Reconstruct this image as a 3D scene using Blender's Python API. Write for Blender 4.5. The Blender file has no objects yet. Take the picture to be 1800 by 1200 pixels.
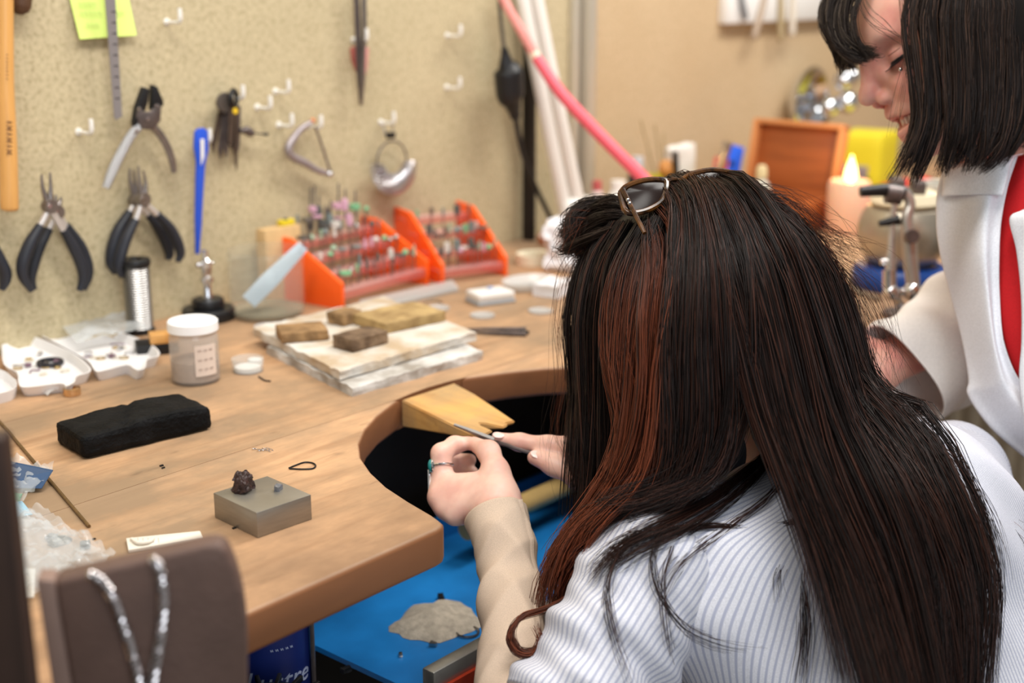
import bpy, bmesh, math, random
import numpy as np
from mathutils import Vector, Matrix, Euler, noise
random.seed(7); RNG = np.random.default_rng(7)
SC = bpy.context.scene
COL = SC.collection
# ------------------------------------------------------------------ camera, world, lights, exposure
FPX = 2350.0; ANG = math.radians(40.5); PITCH = math.atan(645 / FPX); CAM = np.array([0, 0, 1.40])
FH = np.array([math.cos(ANG), math.sin(ANG), 0]); RIGHT = np.array([math.sin(ANG), -math.cos(ANG), 0])
FWD = FH * math.cos(PITCH) + np.array([0, 0, -math.sin(PITCH)]); UP = np.cross(RIGHT, FWD)
cd = bpy.data.cameras.new('camera'); cam = bpy.data.objects.new('camera', cd); COL.objects.link(cam)
M3 = Matrix((RIGHT, UP, -FWD)).transposed()
cam.matrix_world = Matrix.Translation(CAM) @ M3.to_4x4()
cd.sensor_width = 36; cd.lens = FPX / 1800 * 36; cd.clip_start = .01
cd.dof.use_dof = True; cd.dof.focus_distance = 1.22; cd.dof.aperture_fstop = 3.3
SC.camera = cam
vs = SC.view_settings
vs.view_transform = 'Standard'; vs.look = 'None'; vs.gamma = 1; vs.use_curve_mapping = False; vs.exposure = -0.22
wd = bpy.data.worlds.new('room_light'); SC.world = wd; wd.use_nodes = True
wd.node_tree.nodes['Background'].inputs[0].default_value = (1.0, .985, .965, 1); wd.node_tree.nodes['Background'].inputs[1].default_value = .36
def area(name, loc, target, sx, sy, power, col):
    l = bpy.data.lights.new(name, 'AREA'); l.shape = 'RECTANGLE'; l.size = sx; l.size_y = sy; l.energy = power; l.color = col
    o = bpy.data.objects.new(name, l); COL.objects.link(o); o.location = loc
    o.rotation_euler = (Vector(target) - Vector(loc)).to_track_quat('-Z', 'Y').to_euler(); return o
area('ceiling_lamp', (.55, .55, 2.65), (.8, 1.0, .9), 1.5, .35, 40, (1, .965, .91))
area('ceiling_lamp', (2.3, .6, 2.65), (2.3, .9, .9), 1.5, .35, 46, (1, .965, .91))
area('window_daylight', (-.6, -1.9, 2.1), (1.2, .7, .95), 1.6, 1.5, 40, (.86, .93, 1))
# ------------------------------------------------------------------ reading a place off the photograph
def ray(px, py): return FWD + RIGHT * (px - 900) / FPX - UP * (py - 600) / FPX
def PD(px, py, d): return CAM + ray(px, py) * d
ZB = .95; YW = 1.5
def PZ(px, py, z=ZB):
    r = ray(px, py); return CAM + r * ((z - CAM[2]) / r[2])
def PY(px, py, y=YW):
    r = ray(px, py); return CAM + r * ((y - CAM[1]) / r[1])
def PX(px, py, x):
    r = ray(px, py); return CAM + r * ((x - CAM[0]) / r[0])
def WP(px, py, off=.012): return PY(px, py, YW - off)
def BC(px, y):
    lo, hi = 200., 1400.
    for _ in range(50):
        m = (lo + hi) / 2
        if PZ(px, m)[1] > y: lo = m
        else: hi = m
    return PZ(px, m)
# ------------------------------------------------------------------ materials
def lin(c):
    return tuple(((v / 255) / 12.92 if v / 255 <= .04045 else ((v / 255 + .055) / 1.055) ** 2.4) for v in c[:3]) + (1,)
MATS = {}
class NT:
    def __init__(s, m): s.t = m.node_tree; s.n = s.t.nodes
    def new(s, k, **kw):
        n = s.n.new(k)
        for a, b in kw.items():
            if a.startswith('i_'):
                key = a[2:]; key = int(key) if key.isdigit() else key.replace('_', ' ')
                n.inputs[key].default_value = b
            else: setattr(n, a, b)
        return n
    def link(s, a, b): s.t.links.new(a, b)
def ramp(nt, fac, stops):
    r = nt.new('ShaderNodeValToRGB'); e = r.color_ramp.elements
    while len(e) > 1: e.remove(e[-1])
    e[0].position, e[0].color = stops[0][0], stops[0][1]
    for p, c in stops[1:]:
        x = e.new(p); x.color = c
    nt.link(fac, r.inputs[0]); return r
def mix(nt, fac, a, b, mode='MIX'):
    m = nt.new('ShaderNodeMix', data_type='RGBA', blend_type=mode)
    for k, v in ((0, fac), (6, a), (7, b)):
        if hasattr(v, 'links') or hasattr(v, 'is_linked'): nt.link(v, m.inputs[k])
        else: m.inputs[k].default_value = v
    return m.outputs[2]
def mat(name, rgb, rough=.5, metal=0., var=0., vscale=30., bump=0., bscale=200., trans=0., ior=1.45, coat=0., alpha=1., emit=None, estr=0., sss=0., spec=.5, stretch=(1, 1, 1), aniso=0., rgb2=None):
    if name in MATS: return MATS[name]
    m = bpy.data.materials.new(name); m.use_nodes = True; nt = NT(m); b = nt.n['Principled BSDF']
    b.inputs['Base Color'].default_value = lin(rgb); b.inputs['Roughness'].default_value = rough; b.inputs['Metallic'].default_value = metal
    b.inputs['IOR'].default_value = ior; b.inputs['Transmission Weight'].default_value = trans; b.inputs['Coat Weight'].default_value = coat
    b.inputs['Alpha'].default_value = alpha; b.inputs['Specular IOR Level'].default_value = spec; b.inputs['Anisotropic'].default_value = aniso
    if sss:
        b.inputs['Subsurface Weight'].default_value = sss; b.inputs['Subsurface Radius'].default_value = (.006, .002, .001); b.inputs['Subsurface Scale'].default_value = 1.
    if emit: b.inputs['Emission Color'].default_value = lin(emit); b.inputs['Emission Strength'].default_value = estr
    tc = nt.new('ShaderNodeTexCoord'); mp = nt.new('ShaderNodeMapping'); mp.inputs['Scale'].default_value = stretch; nt.link(tc.outputs['Object'], mp.inputs[0])
    if var or rgb2:
        n = nt.new('ShaderNodeTexNoise', i_Scale=vscale, i_Detail=5.); nt.link(mp.outputs[0], n.inputs['Vector'])
        c2 = lin(rgb2) if rgb2 else tuple(max(0, v * (1 - var)) for v in lin(rgb)[:3]) + (1,)
        r = ramp(nt, n.outputs['Fac'], [(.35, c2), (.65, lin(rgb))]); nt.link(r.outputs[0], b.inputs['Base Color'])
    if bump:
        n = nt.new('ShaderNodeTexNoise', i_Scale=bscale, i_Detail=4.); nt.link(mp.outputs[0], n.inputs['Vector'])
        bp = nt.new('ShaderNodeBump', i_Strength=bump, i_Distance=.002); nt.link(n.outputs['Fac'], bp.inputs['Height']); nt.link(bp.outputs[0], b.inputs['Normal'])
    MATS[name] = m; return m
# ------------------------------------------------------------------ geometry: a shape is (verts Nx3, faces list)
def from_bm(bm):
    bm.verts.index_update(); V = np.array([v.co[:] for v in bm.verts]).reshape(-1, 3); F = [tuple(v.index for v in f.verts) for f in bm.faces]; bm.free(); return V, F
def g_box(sx, sy, sz, bev=0., seg=2):
    bm = bmesh.new(); bmesh.ops.create_cube(bm, size=1)
    for v in bm.verts: v.co = Vector((v.co.x * sx, v.co.y * sy, (v.co.z + .5) * sz))
    if bev: bmesh.ops.bevel(bm, geom=bm.edges[:], offset=bev, segments=seg, affect='EDGES', profile=.5)
    return from_bm(bm)
def g_prism(poly, z0, z1, bev=0., seg=2, sel=None):
    bm = bmesh.new(); lo = [bm.verts.new((p[0], p[1], z0)) for p in poly]; hi = [bm.verts.new((p[0], p[1], z1)) for p in poly]; n = len(poly)
    bm.faces.new(lo[::-1]); bm.faces.new(hi)
    for i in range(n): bm.faces.new((lo[i], lo[(i + 1) % n], hi[(i + 1) % n], hi[i]))
    bmesh.ops.recalc_face_normals(bm, faces=bm.faces[:])
    if bev:
        es = [e for e in bm.edges if (sel is None or sel(e))]
        bmesh.ops.bevel(bm, geom=es, offset=bev, segments=seg, affect='EDGES', profile=.5)
    return from_bm(bm)
def g_lathe(prof, n=32, close=False):
    V = []; F = []; k = len(prof)
    for i in range(n):
        a = 2 * math.pi * i / n
        for r, z in prof: V.append((r * math.cos(a), r * math.sin(a), z))
    for i in range(n):
        j = (i + 1) % n
        for q in range(k - 1): F.append((i * k + q, j * k + q, j * k + q + 1, i * k + q + 1))
        if close: F.append((i * k + k - 1, j * k + k - 1, j * k, i * k))
    if not close:
        F.append(tuple(i * k for i in range(n))[::-1]); F.append(tuple(i * k + k - 1 for i in range(n)))
    return np.array(V), F
def g_sphere(r, n=20, sc=(1, 1, 1)):
    bm = bmesh.new(); bmesh.ops.create_uvsphere(bm, u_segments=n, v_segments=max(6, n // 2), radius=r); V, F = from_bm(bm); return V * np.array(sc), F
def g_torus(R, r, n=32, m=10, arc=1.):
    V = []; F = []; full = arc >= 1
    cnt = n if full else n + 1
    for i in range(cnt):
        a = 2 * math.pi * arc * i / n
        for j in range(m):
            b = 2 * math.pi * j / m; V.append(((R + r * math.cos(b)) * math.cos(a), (R + r * math.cos(b)) * math.sin(a), r * math.sin(b)))
    for i in range(n):
        i2 = (i + 1) % cnt
        for j in range(m): F.append((i * m + j, i2 * m + j, i2 * m + (j + 1) % m, i * m + (j + 1) % m))
    return np.array(V), F
def spline(pts, n):
    P = np.array(pts, float)
    if len(P) < 3 or n <= len(P): 
        t = np.linspace(0, len(P) - 1, n); i = np.minimum(t.astype(int), len(P) - 2); f = (t - i)[:, None]; return P[i] * (1 - f) + P[i + 1] * f
    Q = np.vstack([2 * P[0] - P[1], P, 2 * P[-1] - P[-2]]); t = np.linspace(0, len(P) - 1, n); i = np.minimum(t.astype(int), len(P) - 2); f = (t - i)[:, None]
    a, b, c, d = Q[i], Q[i + 1], Q[i + 2], Q[i + 3]
    return .5 * (2 * b + (c - a) * f + (2 * a - 5 * b + 4 * c - d) * f ** 2 + (3 * b - a - 3 * c + d) * f ** 3)
def frames(P, up=None):
    T = np.gradient(P, axis=0); T /= np.linalg.norm(T, axis=1, keepdims=True) + 1e-12
    u = np.array(up if up is not None else ((0, 0, 1) if abs(T[0][2]) < .9 else (1, 0, 0)), float); N = []
    for t in T:
        u = u - t * (u @ t); u /= np.linalg.norm(u) + 1e-12; N.append(u)
    N = np.array(N); return T, N, np.cross(T, N)
def g_tube(pts, r, n=10, res=None, up=None, flat=1., caps=True, closed=False):
    """tube along pts; r number or list per control point; flat scales the section along the second normal"""
    k = res or max(len(pts) * 4, 8)
    if len(pts) == 2 and res is None: k = 2
    if closed:
        pts = list(pts) + [pts[0]]
    P = spline(pts, k); rr = np.interp(np.linspace(0, 1, k), np.linspace(0, 1, len(pts)), r) if np.ndim(r) else np.full(k, r)
    T, N, B = frames(P, up); a = np.linspace(0, 2 * math.pi, n, endpoint=False)
    V = (P[:, None] + rr[:, None, None] * (np.cos(a)[None, :, None] * N[:, None] + flat * np.sin(a)[None, :, None] * B[:, None])).reshape(-1, 3)
    F = [(i * n + j, i * n + (j + 1) % n, (i + 1) * n + (j + 1) % n, (i + 1) * n + j) for i in range(k - 1) for j in range(n)]
    if caps: F += [tuple(range(n))[::-1], tuple((k - 1) * n + j for j in range(n))]
    return V, F
def g_slab(pts, vec, bev=0., seg=2):
    """polygon of world points pushed along vec"""
    P = np.array(pts, float); vec = np.array(vec, float); bm = bmesh.new(); lo = [bm.verts.new(p) for p in P]; hi = [bm.verts.new(p + vec) for p in P]; n = len(P)
    bm.faces.new(lo[::-1]); bm.faces.new(hi)
    for i in range(n): bm.faces.new((lo[i], lo[(i + 1) % n], hi[(i + 1) % n], hi[i]))
    bmesh.ops.recalc_face_normals(bm, faces=bm.faces[:])
    if bev: bmesh.ops.bevel(bm, geom=bm.edges[:], offset=bev, segments=seg, affect='EDGES', profile=.5)
    return from_bm(bm)
def g_rough(sx, sy, sz, n, amp, sc, seed=0., bev=.0, top=1.):
    """box cut into a fine grid and roughened"""
    bm = bmesh.new(); bmesh.ops.create_cube(bm, size=1)
    for v in bm.verts: v.co = Vector((v.co.x * sx, v.co.y * sy, (v.co.z + .5) * sz))
    if bev: bmesh.ops.bevel(bm, geom=bm.edges[:], offset=bev, segments=2, affect='EDGES', profile=.5)
    bmesh.ops.subdivide_edges(bm, edges=bm.edges[:], cuts=n, use_grid_fill=True)
    for v in bm.verts:
        q = v.co * sc + Vector((seed, seed * 1.7, seed * .3)); d = noise.noise_vector(q) * amp + noise.noise_vector(q * 3.1) * amp * .5
        if v.co.z > sz * .98: d.z *= top
        if v.co.z < sz * .02: d.z = max(d.z, 0) * .3
        v.co += d
    return from_bm(bm)
def xf(G, loc=(0, 0, 0), rot=(0, 0, 0), sc=1.):
    V, F = G; s = np.array(sc if np.ndim(sc) else (sc,) * 3, float); R = np.array(Euler(rot).to_matrix()); return (V * s) @ R.T + np.array(loc, float), F
def basis(G, o, X, Y, Z):
    V, F = G; return np.array(o) + V[:, :1] * np.array(X) + V[:, 1:2] * np.array(Y) + V[:, 2:3] * np.array(Z), F
def join(*Gs):
    V = []; F = []; k = 0
    for v, f in Gs:
        V.append(v); F += [tuple(i + k for i in q) for q in f]; k += len(v)
    return np.vstack(V), F
# ------------------------------------------------------------------ objects
def mesh_of(name, G, m, smooth=True, ang=38):
    V, F = G; me = bpy.data.meshes.new(name); me.from_pydata(np.asarray(V).tolist(), [], F)
    if m: me.materials.append(m)
    if smooth and len(me.polygons):
        me.polygons.foreach_set('use_smooth', np.ones(len(me.polygons), bool))
        if ang: me.set_sharp_from_angle(angle=math.radians(ang))
    me.update(); return me
def mk(name, G, m, parent=None, smooth=True, ang=38, world=True, keep=False):
    """one mesh object. With a parent, world=True takes world coordinates and brings them into the parent's frame"""
    V, F = G; V = np.asarray(V, float); loc = (0, 0, 0)
    if parent is None:
        if not keep:
            lo, hi = V.min(0), V.max(0); loc = ((lo[0] + hi[0]) / 2, (lo[1] + hi[1]) / 2, lo[2]); V = V - np.array(loc)
    elif world:
        W = Matrix.Identity(4); p = parent; ch = []
        while p is not None: ch.append(p.matrix_basis.copy()); p = p.parent
        for q in reversed(ch): W = W @ q
        I = np.array(W.inverted()); V = V @ I[:3, :3].T + I[:3, 3]
    o = bpy.data.objects.new(name, mesh_of(name, (V, F), m, smooth, ang)); COL.objects.link(o); o.location = loc
    if parent: o.parent = parent
    return o
def tag(o, label=None, cat=None, group=None, kind=None):
    if label: o['label'] = label
    if cat: o['category'] = cat
    if group: o['group'] = group
    if kind: o['kind'] = kind
    return o
def thing(name, label, cat, loc=(0, 0, 0), rotz=0., group=None):
    o = bpy.data.objects.new(name, None); COL.objects.link(o); o.location = loc; o.rotation_euler = (0, 0, rotz); o.empty_display_size = .02
    return tag(o, label, cat, group)
def struct(name, G, m, label=None, **k):
    o = mk(name, G, m, **k); o['kind'] = 'structure'
    if label: o['label'] = label
    return o
def dup(root, loc=None, rotz=None, label=None, parent=None):
    r = root.copy(); COL.objects.link(r); r.parent = parent
    if loc is not None: r.location = loc
    if rotz is not None: r.rotation_euler = (0, 0, rotz)
    if label: r['label'] = label
    for c in list(root.children):
        dup(c, parent=r)
    return r
# ------------------------------------------------------------------ surface materials
def wood_mat(name, base, dark, edge, along='x', stain=None, rough=.55):
    m = bpy.data.materials.new(name); m.use_nodes = True; nt = NT(m); b = nt.n['Principled BSDF']; b.inputs['Roughness'].default_value = rough
    geo = nt.new('ShaderNodeNewGeometry'); mp = nt.new('ShaderNodeMapping')
    mp.inputs['Scale'].default_value = {'x': (2.2, 26, 26), 'y': (26, 2.2, 26), 'z': (26, 26, 2.2)}[along]; nt.link(geo.outputs['Position'], mp.inputs[0])
    n1 = nt.new('ShaderNodeTexNoise', i_Scale=1.6, i_Detail=7., i_Roughness=.6, i_Distortion=.6); nt.link(mp.outputs[0], n1.inputs['Vector'])
    r1 = ramp(nt, n1.outputs['Fac'], [(.28, lin(dark)), (.5, lin(base)), (.75, lin([min(255, v * 1.07) for v in base]))])
    c = r1.outputs[0]
    n3 = nt.new('ShaderNodeTexNoise', i_Scale=9., i_Detail=2.); nt.link(mp.outputs[0], n3.inputs['Vector'])
    c = mix(nt, ramp(nt, n3.outputs['Fac'], [(.3, (.25, .25, .25, 1)), (.45, (0, 0, 0, 1))]).outputs[0], c, lin(dark))
    if stain:
        n2 = nt.new('ShaderNodeTexNoise', i_Scale=4.6, i_Detail=6., i_Roughness=.65); mp2 = nt.new('ShaderNodeMapping'); mp2.inputs['Scale'].default_value = (.8, 1.3, 1); nt.link(geo.outputs['Position'], mp2.inputs[0]); nt.link(mp2.outputs[0], n2.inputs['Vector'])
        c = mix(nt, ramp(nt, n2.outputs['Fac'], [(.42, (0, 0, 0, 1)), (.62, (.85, .85, .85, 1))]).outputs[0], c, lin(stain))
        n4 = nt.new('ShaderNodeTexNoise', i_Scale=55., i_Detail=3.); mp4 = nt.new('ShaderNodeMapping'); mp4.inputs['Scale'].default_value = (.3, 1, 1); nt.link(geo.outputs['Position'], mp4.inputs[0]); nt.link(mp4.outputs[0], n4.inputs['Vector'])
        c = mix(nt, ramp(nt, n4.outputs['Fac'], [(.24, (.45, .45, .45, 1)), (.33, (0, 0, 0, 1))]).outputs[0], c, lin([v * .55 for v in dark]))
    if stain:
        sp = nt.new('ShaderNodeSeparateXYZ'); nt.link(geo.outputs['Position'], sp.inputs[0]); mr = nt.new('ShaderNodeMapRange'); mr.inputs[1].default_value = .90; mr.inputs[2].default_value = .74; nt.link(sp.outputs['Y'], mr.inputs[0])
        mm_ = nt.new('ShaderNodeMath', operation='MULTIPLY'); nt.link(mr.outputs[0], mm_.inputs[0]); nt.link(ramp(nt, n2.outputs['Fac'], [(.30, (.25, .25, .25, 1)), (.6, (.9, .9, .9, 1))]).outputs[0], mm_.inputs[1]); c = mix(nt, mm_.outputs[0], c, lin([v * .82 for v in dark]))   # mottled darker brown, growing stronger towards the front edge
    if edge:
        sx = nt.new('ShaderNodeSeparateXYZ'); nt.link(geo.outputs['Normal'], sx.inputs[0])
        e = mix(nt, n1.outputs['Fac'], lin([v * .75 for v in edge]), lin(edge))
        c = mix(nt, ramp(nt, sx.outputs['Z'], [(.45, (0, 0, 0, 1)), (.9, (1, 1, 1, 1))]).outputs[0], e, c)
    nt.link(c, b.inputs['Base Color'])
    bp = nt.new('ShaderNodeBump', i_Strength=.25, i_Distance=.0012); nt.link(n1.outputs['Fac'], bp.inputs['Height']); nt.link(bp.outputs[0], b.inputs['Normal'])
    MATS[name] = m; return m
def chip_mat(name, base, a, c2):
    m = bpy.data.materials.new(name); m.use_nodes = True; nt = NT(m); b = nt.n['Principled BSDF']; b.inputs['Roughness'].default_value = .75
    geo = nt.new('ShaderNodeNewGeometry')
    n1 = nt.new('ShaderNodeTexNoise', i_Scale=4., i_Detail=4.); nt.link(geo.outputs['Position'], n1.inputs['Vector'])
    n2 = nt.new('ShaderNodeTexNoise', i_Scale=150., i_Detail=4., i_Roughness=.7); nt.link(geo.outputs['Position'], n2.inputs['Vector'])
    v = nt.new('ShaderNodeTexVoronoi', i_Scale=210.); nt.link(geo.outputs['Position'], v.inputs['Vector'])
    c = ramp(nt, n1.outputs['Fac'], [(.35, lin(a)), (.65, lin(base))]).outputs[0]
    c = mix(nt, ramp(nt, n2.outputs['Fac'], [(.36, (.75, .75, .75, 1)), (.5, (0, 0, 0, 1))]).outputs[0], c, lin(c2))
    c = mix(nt, ramp(nt, n2.outputs['Fac'], [(.56, (0, 0, 0, 1)), (.7, (.6, .6, .6, 1))]).outputs[0], c, lin([min(255, q * 1.13) for q in base]))
    hs = nt.new('ShaderNodeSeparateColor'); nt.link(v.outputs['Color'], hs.inputs[0])
    c = mix(nt, ramp(nt, hs.outputs[0], [(.82, (0, 0, 0, 1)), (.9, (.3, .3, .3, 1))]).outputs[0], c, lin(c2))
    nt.link(c, b.inputs['Base Color']); MATS[name] = m; return m
M_chip = chip_mat('chipboard', (196, 181, 147), (186, 172, 138), (158, 143, 108))
M_chip2 = chip_mat('beige_board', (203, 178, 143), (196, 170, 134), (178, 153, 116))
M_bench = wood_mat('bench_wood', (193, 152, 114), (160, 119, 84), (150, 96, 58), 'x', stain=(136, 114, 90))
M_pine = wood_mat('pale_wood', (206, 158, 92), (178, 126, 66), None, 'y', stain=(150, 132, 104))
M_redwood = wood_mat('box_wood', (160, 86, 40), (128, 64, 28), None, 'y', rough=.4)
M_stool = wood_mat('stool_wood', (205, 165, 115), (180, 135, 85), None, 'y')
M_floor = mat('floor_vinyl', (120, 112, 102), .5, var=.35, vscale=6)
M_dark = mat('dark_cabinet', (36, 31, 26), .7, var=.4, vscale=20)
M_white = mat('white_plastic', (232, 230, 226), .35)
M_hook = mat('hook_white', (236, 234, 228), .35)
M_steel = mat('steel', (176, 172, 168), .3, 1., var=.15, vscale=60)
M_chrome = mat('chrome', (215, 215, 218), .1, 1.)
M_dsteel = mat('dark_steel', (116, 106, 104), .45, .7, var=.3, vscale=80)
M_black = mat('black_plastic', (22, 22, 24), .42)
M_grip = mat('grip_rubber', (38, 40, 48), .5)
# ------------------------------------------------------------------ room
struct('floor', g_box(7, 6, .05), M_floor, label='grey workshop floor').location = (2.0, .2, -.05)
struct('wall_back', (lambda G: (G[0] + np.array([(-1.0 + 1.93) / 2, YW, 0]), G[1]))(xf(g_box(2.93, .04, 2.4), (0, .02, 0))), M_chip, label='mustard chipboard tool wall behind the bench')
struct('wall_right', xf(g_box(3.2, .04, 2.4), (1.93 + 1.6, YW + .02, 0)), M_chip2, label='smooth beige board wall behind the far end of the bench')
struct('wall_end', xf(g_box(.04, 4.4, 2.4), (5.1, -.7, 0)), M_chip2, label='beige end wall of the workshop')
p0 = WP(1005, 100, 0)
struct('trim_1', join(xf(g_box(.018, .012, 1.45, .002), (1.920, YW - .006, ZB)), xf(g_box(.02, .03, 1.45, .003), (1.945, YW - .015, ZB))), mat('brushed_aluminium', (216, 210, 196), .4, .5), label='upright aluminium strip between the two wall boards')
# ------------------------------------------------------------------ workbench
bench = thing('workbench', 'worn wooden workbench with a rounded cut-out at the seat', 'workbench', (1.7, 1.1, 0))
CUT = [(.752, .725), (.760, .7265), (.766, .731), (.769, .738), (.773, .75), (.782, .787), (.794, .828), (.811, .867), (.832, .903), (.858, .933), (.892, .960), (.930, .982), (.985, 1.004)]
CT = [(.985, 1.004), (1.005, 1.008), (1.036, 1.010), (1.067, 1.008), (1.087, 1.004)]
CUTR = [(2.072 - x, y) for x, y in CUT][::-1]
def near_cut(e):
    a = (e.verts[0].co + e.verts[1].co) / 2
    if abs(a.z - ZB) > 1e-4 and abs(a.z - .915) > 1e-4: return False
    if abs(a.y - .725) < 1e-3: return True
    return .755 < a.x < 1.32 and a.y < 1.0105 and not (abs(a.y - 1.004) < 1e-4 and abs(e.verts[0].co.y - e.verts[1].co.y) < 1e-5)
TH = .915
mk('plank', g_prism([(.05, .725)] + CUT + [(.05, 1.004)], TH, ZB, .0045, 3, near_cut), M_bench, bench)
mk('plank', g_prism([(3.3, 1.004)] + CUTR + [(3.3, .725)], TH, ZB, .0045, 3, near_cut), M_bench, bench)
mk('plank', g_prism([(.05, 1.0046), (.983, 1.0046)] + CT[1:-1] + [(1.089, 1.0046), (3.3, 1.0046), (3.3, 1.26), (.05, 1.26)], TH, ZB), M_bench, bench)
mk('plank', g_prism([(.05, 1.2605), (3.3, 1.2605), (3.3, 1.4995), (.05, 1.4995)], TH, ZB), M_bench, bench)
# deep edge strip that shows inside the cut-out
arc = CUT + CT[1:-1] + [(2.072 - x, y) for x, y in CUT][::-1]
for x, y in ((.12, .80), (.12, 1.44), (1.78, .80), (1.78, 1.44), (3.2, .80), (3.2, 1.44)):
    mk('leg', xf(g_box(.07, .07, TH, .004), (x, y, 0)), M_bench, bench)
mk('back_panel', xf(g_box(1.7, .02, .52), (.95, 1.12, .39)), M_dark, bench)
mk('side_panel', xf(g_box(.02, .30, .52), (.57, .955, .39)), M_dark, bench); mk('side_panel', xf(g_box(.02, .30, .52), (1.45, .955, .39)), M_dark, bench)
mk('lower_shelf', xf(g_box(2.2, .6, .03), (1.30, 1.12, .36)), M_dark, bench)
# ------------------------------------------------------------------ blue sweep drawer under the cut-out
M_blue = mat('blue_plastic', (32, 132, 208), .4, var=.25, vscale=9, rgb2=(24, 106, 172))
dr = thing('sweep_drawer', 'blue-lined sweep drawer pulled open under the cut-out', 'drawer', (1.0, .9, .70))
mk('tray', join(xf(g_box(.59, .26, .006), (1.115, .93, .724)), xf(g_box(.59, .006, .035), (1.115, 1.057, .724)), xf(g_box(.006, .26, .035), (1.41, .93, .724))), M_blue, dr)
mk('front_rail', xf(g_box(.59, .016, .022, .002), (1.115, .806, .738)), mat('aluminium_rail', (176, 174, 168), .4, .8, var=.2, vscale=40), dr)
mk('red_strip', xf(g_box(.59, .004, .03), (1.115, .796, .712)), mat('red_paint', (190, 62, 34), .5, var=.5, vscale=30), dr)
mk('wooden_bar', g_tube([(1.07, .985, .772), (1.40, .985, .772)], .013, 14), mat('bar_wood', (205, 172, 110), .5, var=.2, vscale=20), dr)
for y in (.80, 1.06): mk('runner', xf(g_box(.59, .02, .02), (1.115, y + .012, .70)), M_dark, dr)
def dust(name, cx, cy, r, h, seed, m, lab, z=.7305, cat='dust'):
    V = [(cx, cy, z + h)]; F = []; n = 26; k = 7
    for j in range(1, k + 1):
        for i in range(n):
            a = 2 * math.pi * i / n; q = j / k; rr = r * q * (1 + .35 * noise.noise(Vector((math.cos(a) * 1.7, math.sin(a) * 1.7, seed)))); x = cx + rr * math.cos(a) * 1.25; y = cy + rr * math.sin(a)
            V.append((x, y, z + (h * (1 - q) ** .7 * (1 + .5 * noise.noise(Vector((x * 90, y * 90, seed)))) if j < k else 0)))
    F += [(0, 1 + i, 1 + (i + 1) % n) for i in range(n)]
    for j in range(k - 1): F += [(1 + j * n + i, 1 + (j + 1) * n + i, 1 + (j + 1) * n + (i + 1) % n, 1 + j * n + (i + 1) % n) for i in range(n)]
    o = mk(name, (np.array(V), F), m); return tag(o, lab, cat, kind='stuff')
M_dust = mat('filing_dust', (192, 180, 162), .9, var=.3, vscale=120, bump=.6, bscale=500)
q = PZ(765, 1092, .73); dust('filing_dust', q[0], q[1], .040, .017, 3., M_dust, 'grey heap of filing dust on the blue drawer')
for i, (px, py, s) in enumerate(((800, 1078, .006), (775, 1052, .005), (762, 1135, .004), (608, 1180, .005), (704, 1152, .003))):
    q = PZ(px, py, .7305); o = mk('metal_chip', (lambda G: (G[0] + np.array([q[0], q[1], .7305]), G[1]))(xf(g_rough(s * 2, s * 1.2, s, 2, s * .3, 200, i), rot=(0, 0, i))), M_steel if i % 2 == 0 else M_black)
    tag(o, ['bright metal scrap on the dust heap', 'dark curled scrap behind the dust heap', 'grey chip in front of the dust heap', 'black crumb near the drawer corner beside the tub', 'tiny shiny speck on the blue drawer'][i], 'scrap')
q = PZ(822, 1112, .7305); tag(mk('wire_ring', xf(g_torus(.012, .0012, 24, 6), (q[0], q[1], .732)), M_steel), 'thin wire ring lying beside the dust heap', 'ring')
# things left of the drawer, under the bench edge
q = PD(474, 1150, 1.32)
tub = thing('white_tub', 'white tub with a dark blue lettered band under the bench', 'tub', (q[0], q[1], .60))
mk('body', xf(g_lathe([(.0, 0), (.038, 0), (.0405, .02), (.0405, .215), (.038, .22), (0, .22)], 40), tuple(tub.location)), M_white, tub)
mk('label_band', xf(g_lathe([(.0408, .118), (.0412, .119), (.0412, .203), (.0408, .204)], 48, close=True), tuple(tub.location)), mat('navy_label', (28, 44, 112), .4), tub)
def curved_text(txt, size, r, z, ang, center, m, name, parent, thick=.0003):
    c = bpy.data.curves.new('t', 'FONT'); c.body = txt; c.size = size; c.align_x = 'CENTER'; c.extrude = thick; c.resolution_u = 4; c.shear = .25
    o = bpy.data.objects.new('t', c); COL.objects.link(o); me = bpy.data.meshes.new_from_object(o.evaluated_get(bpy.context.evaluated_depsgraph_get())); 
    V = np.array([v.co[:] for v in me.vertices]); F = [tuple(p.vertices) for p in me.polygons]; bpy.data.objects.remove(o); bpy.data.curves.remove(c)
    a = ang + V[:, 0] / r; rr = r + V[:, 2]
    W = np.stack([center[0] + rr * np.cos(a), center[1] + rr * np.sin(a), center[2] + z + V[:, 1]], 1); return mk(name, (W, F), m, parent, smooth=False)
aa = math.atan2(-q[1], -q[0]); M_pale = mat('pale_print', (190, 200, 228), .5)
curved_text('Lustre', .027, .0414, .136, aa + .2, tuple(tub.location), M_pale, 'lettering', tub)
for k in range(5):
    t = aa + .02 + .12 * k; mk('small_print', g_tube([(q[0] + .0413 * math.cos(t + s * .02), q[1] + .0413 * math.sin(t + s * .02), .60 + .178 + .0012 * (-1) ** s) for s in range(4)], .0004, 5, 8), M_pale, tub)
for i, (px, w, m) in enumerate(((528, .012, M_steel), (547, .009, M_dsteel))):
    a = PD(px, 1075, 1.30); tag(mk('flat_bar', xf(g_box(w, .004, .31, .0008), (a[0] - (.006 if i == 0 else 0), a[1], .60), (0, .03 if i == 0 else 0, .8)), m), ['pale flat steel bar leaning beside the tub', 'dark narrow steel bar next to the blue drawer'][i], 'bar')
a = PD(470, 1235, 1.17)
hz = thing('ribbed_cover', 'black ribbed round cover at the foot of the tub', 'cover', (a[0], a[1], .60)); ht = a[2] - .60 - .05
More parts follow.
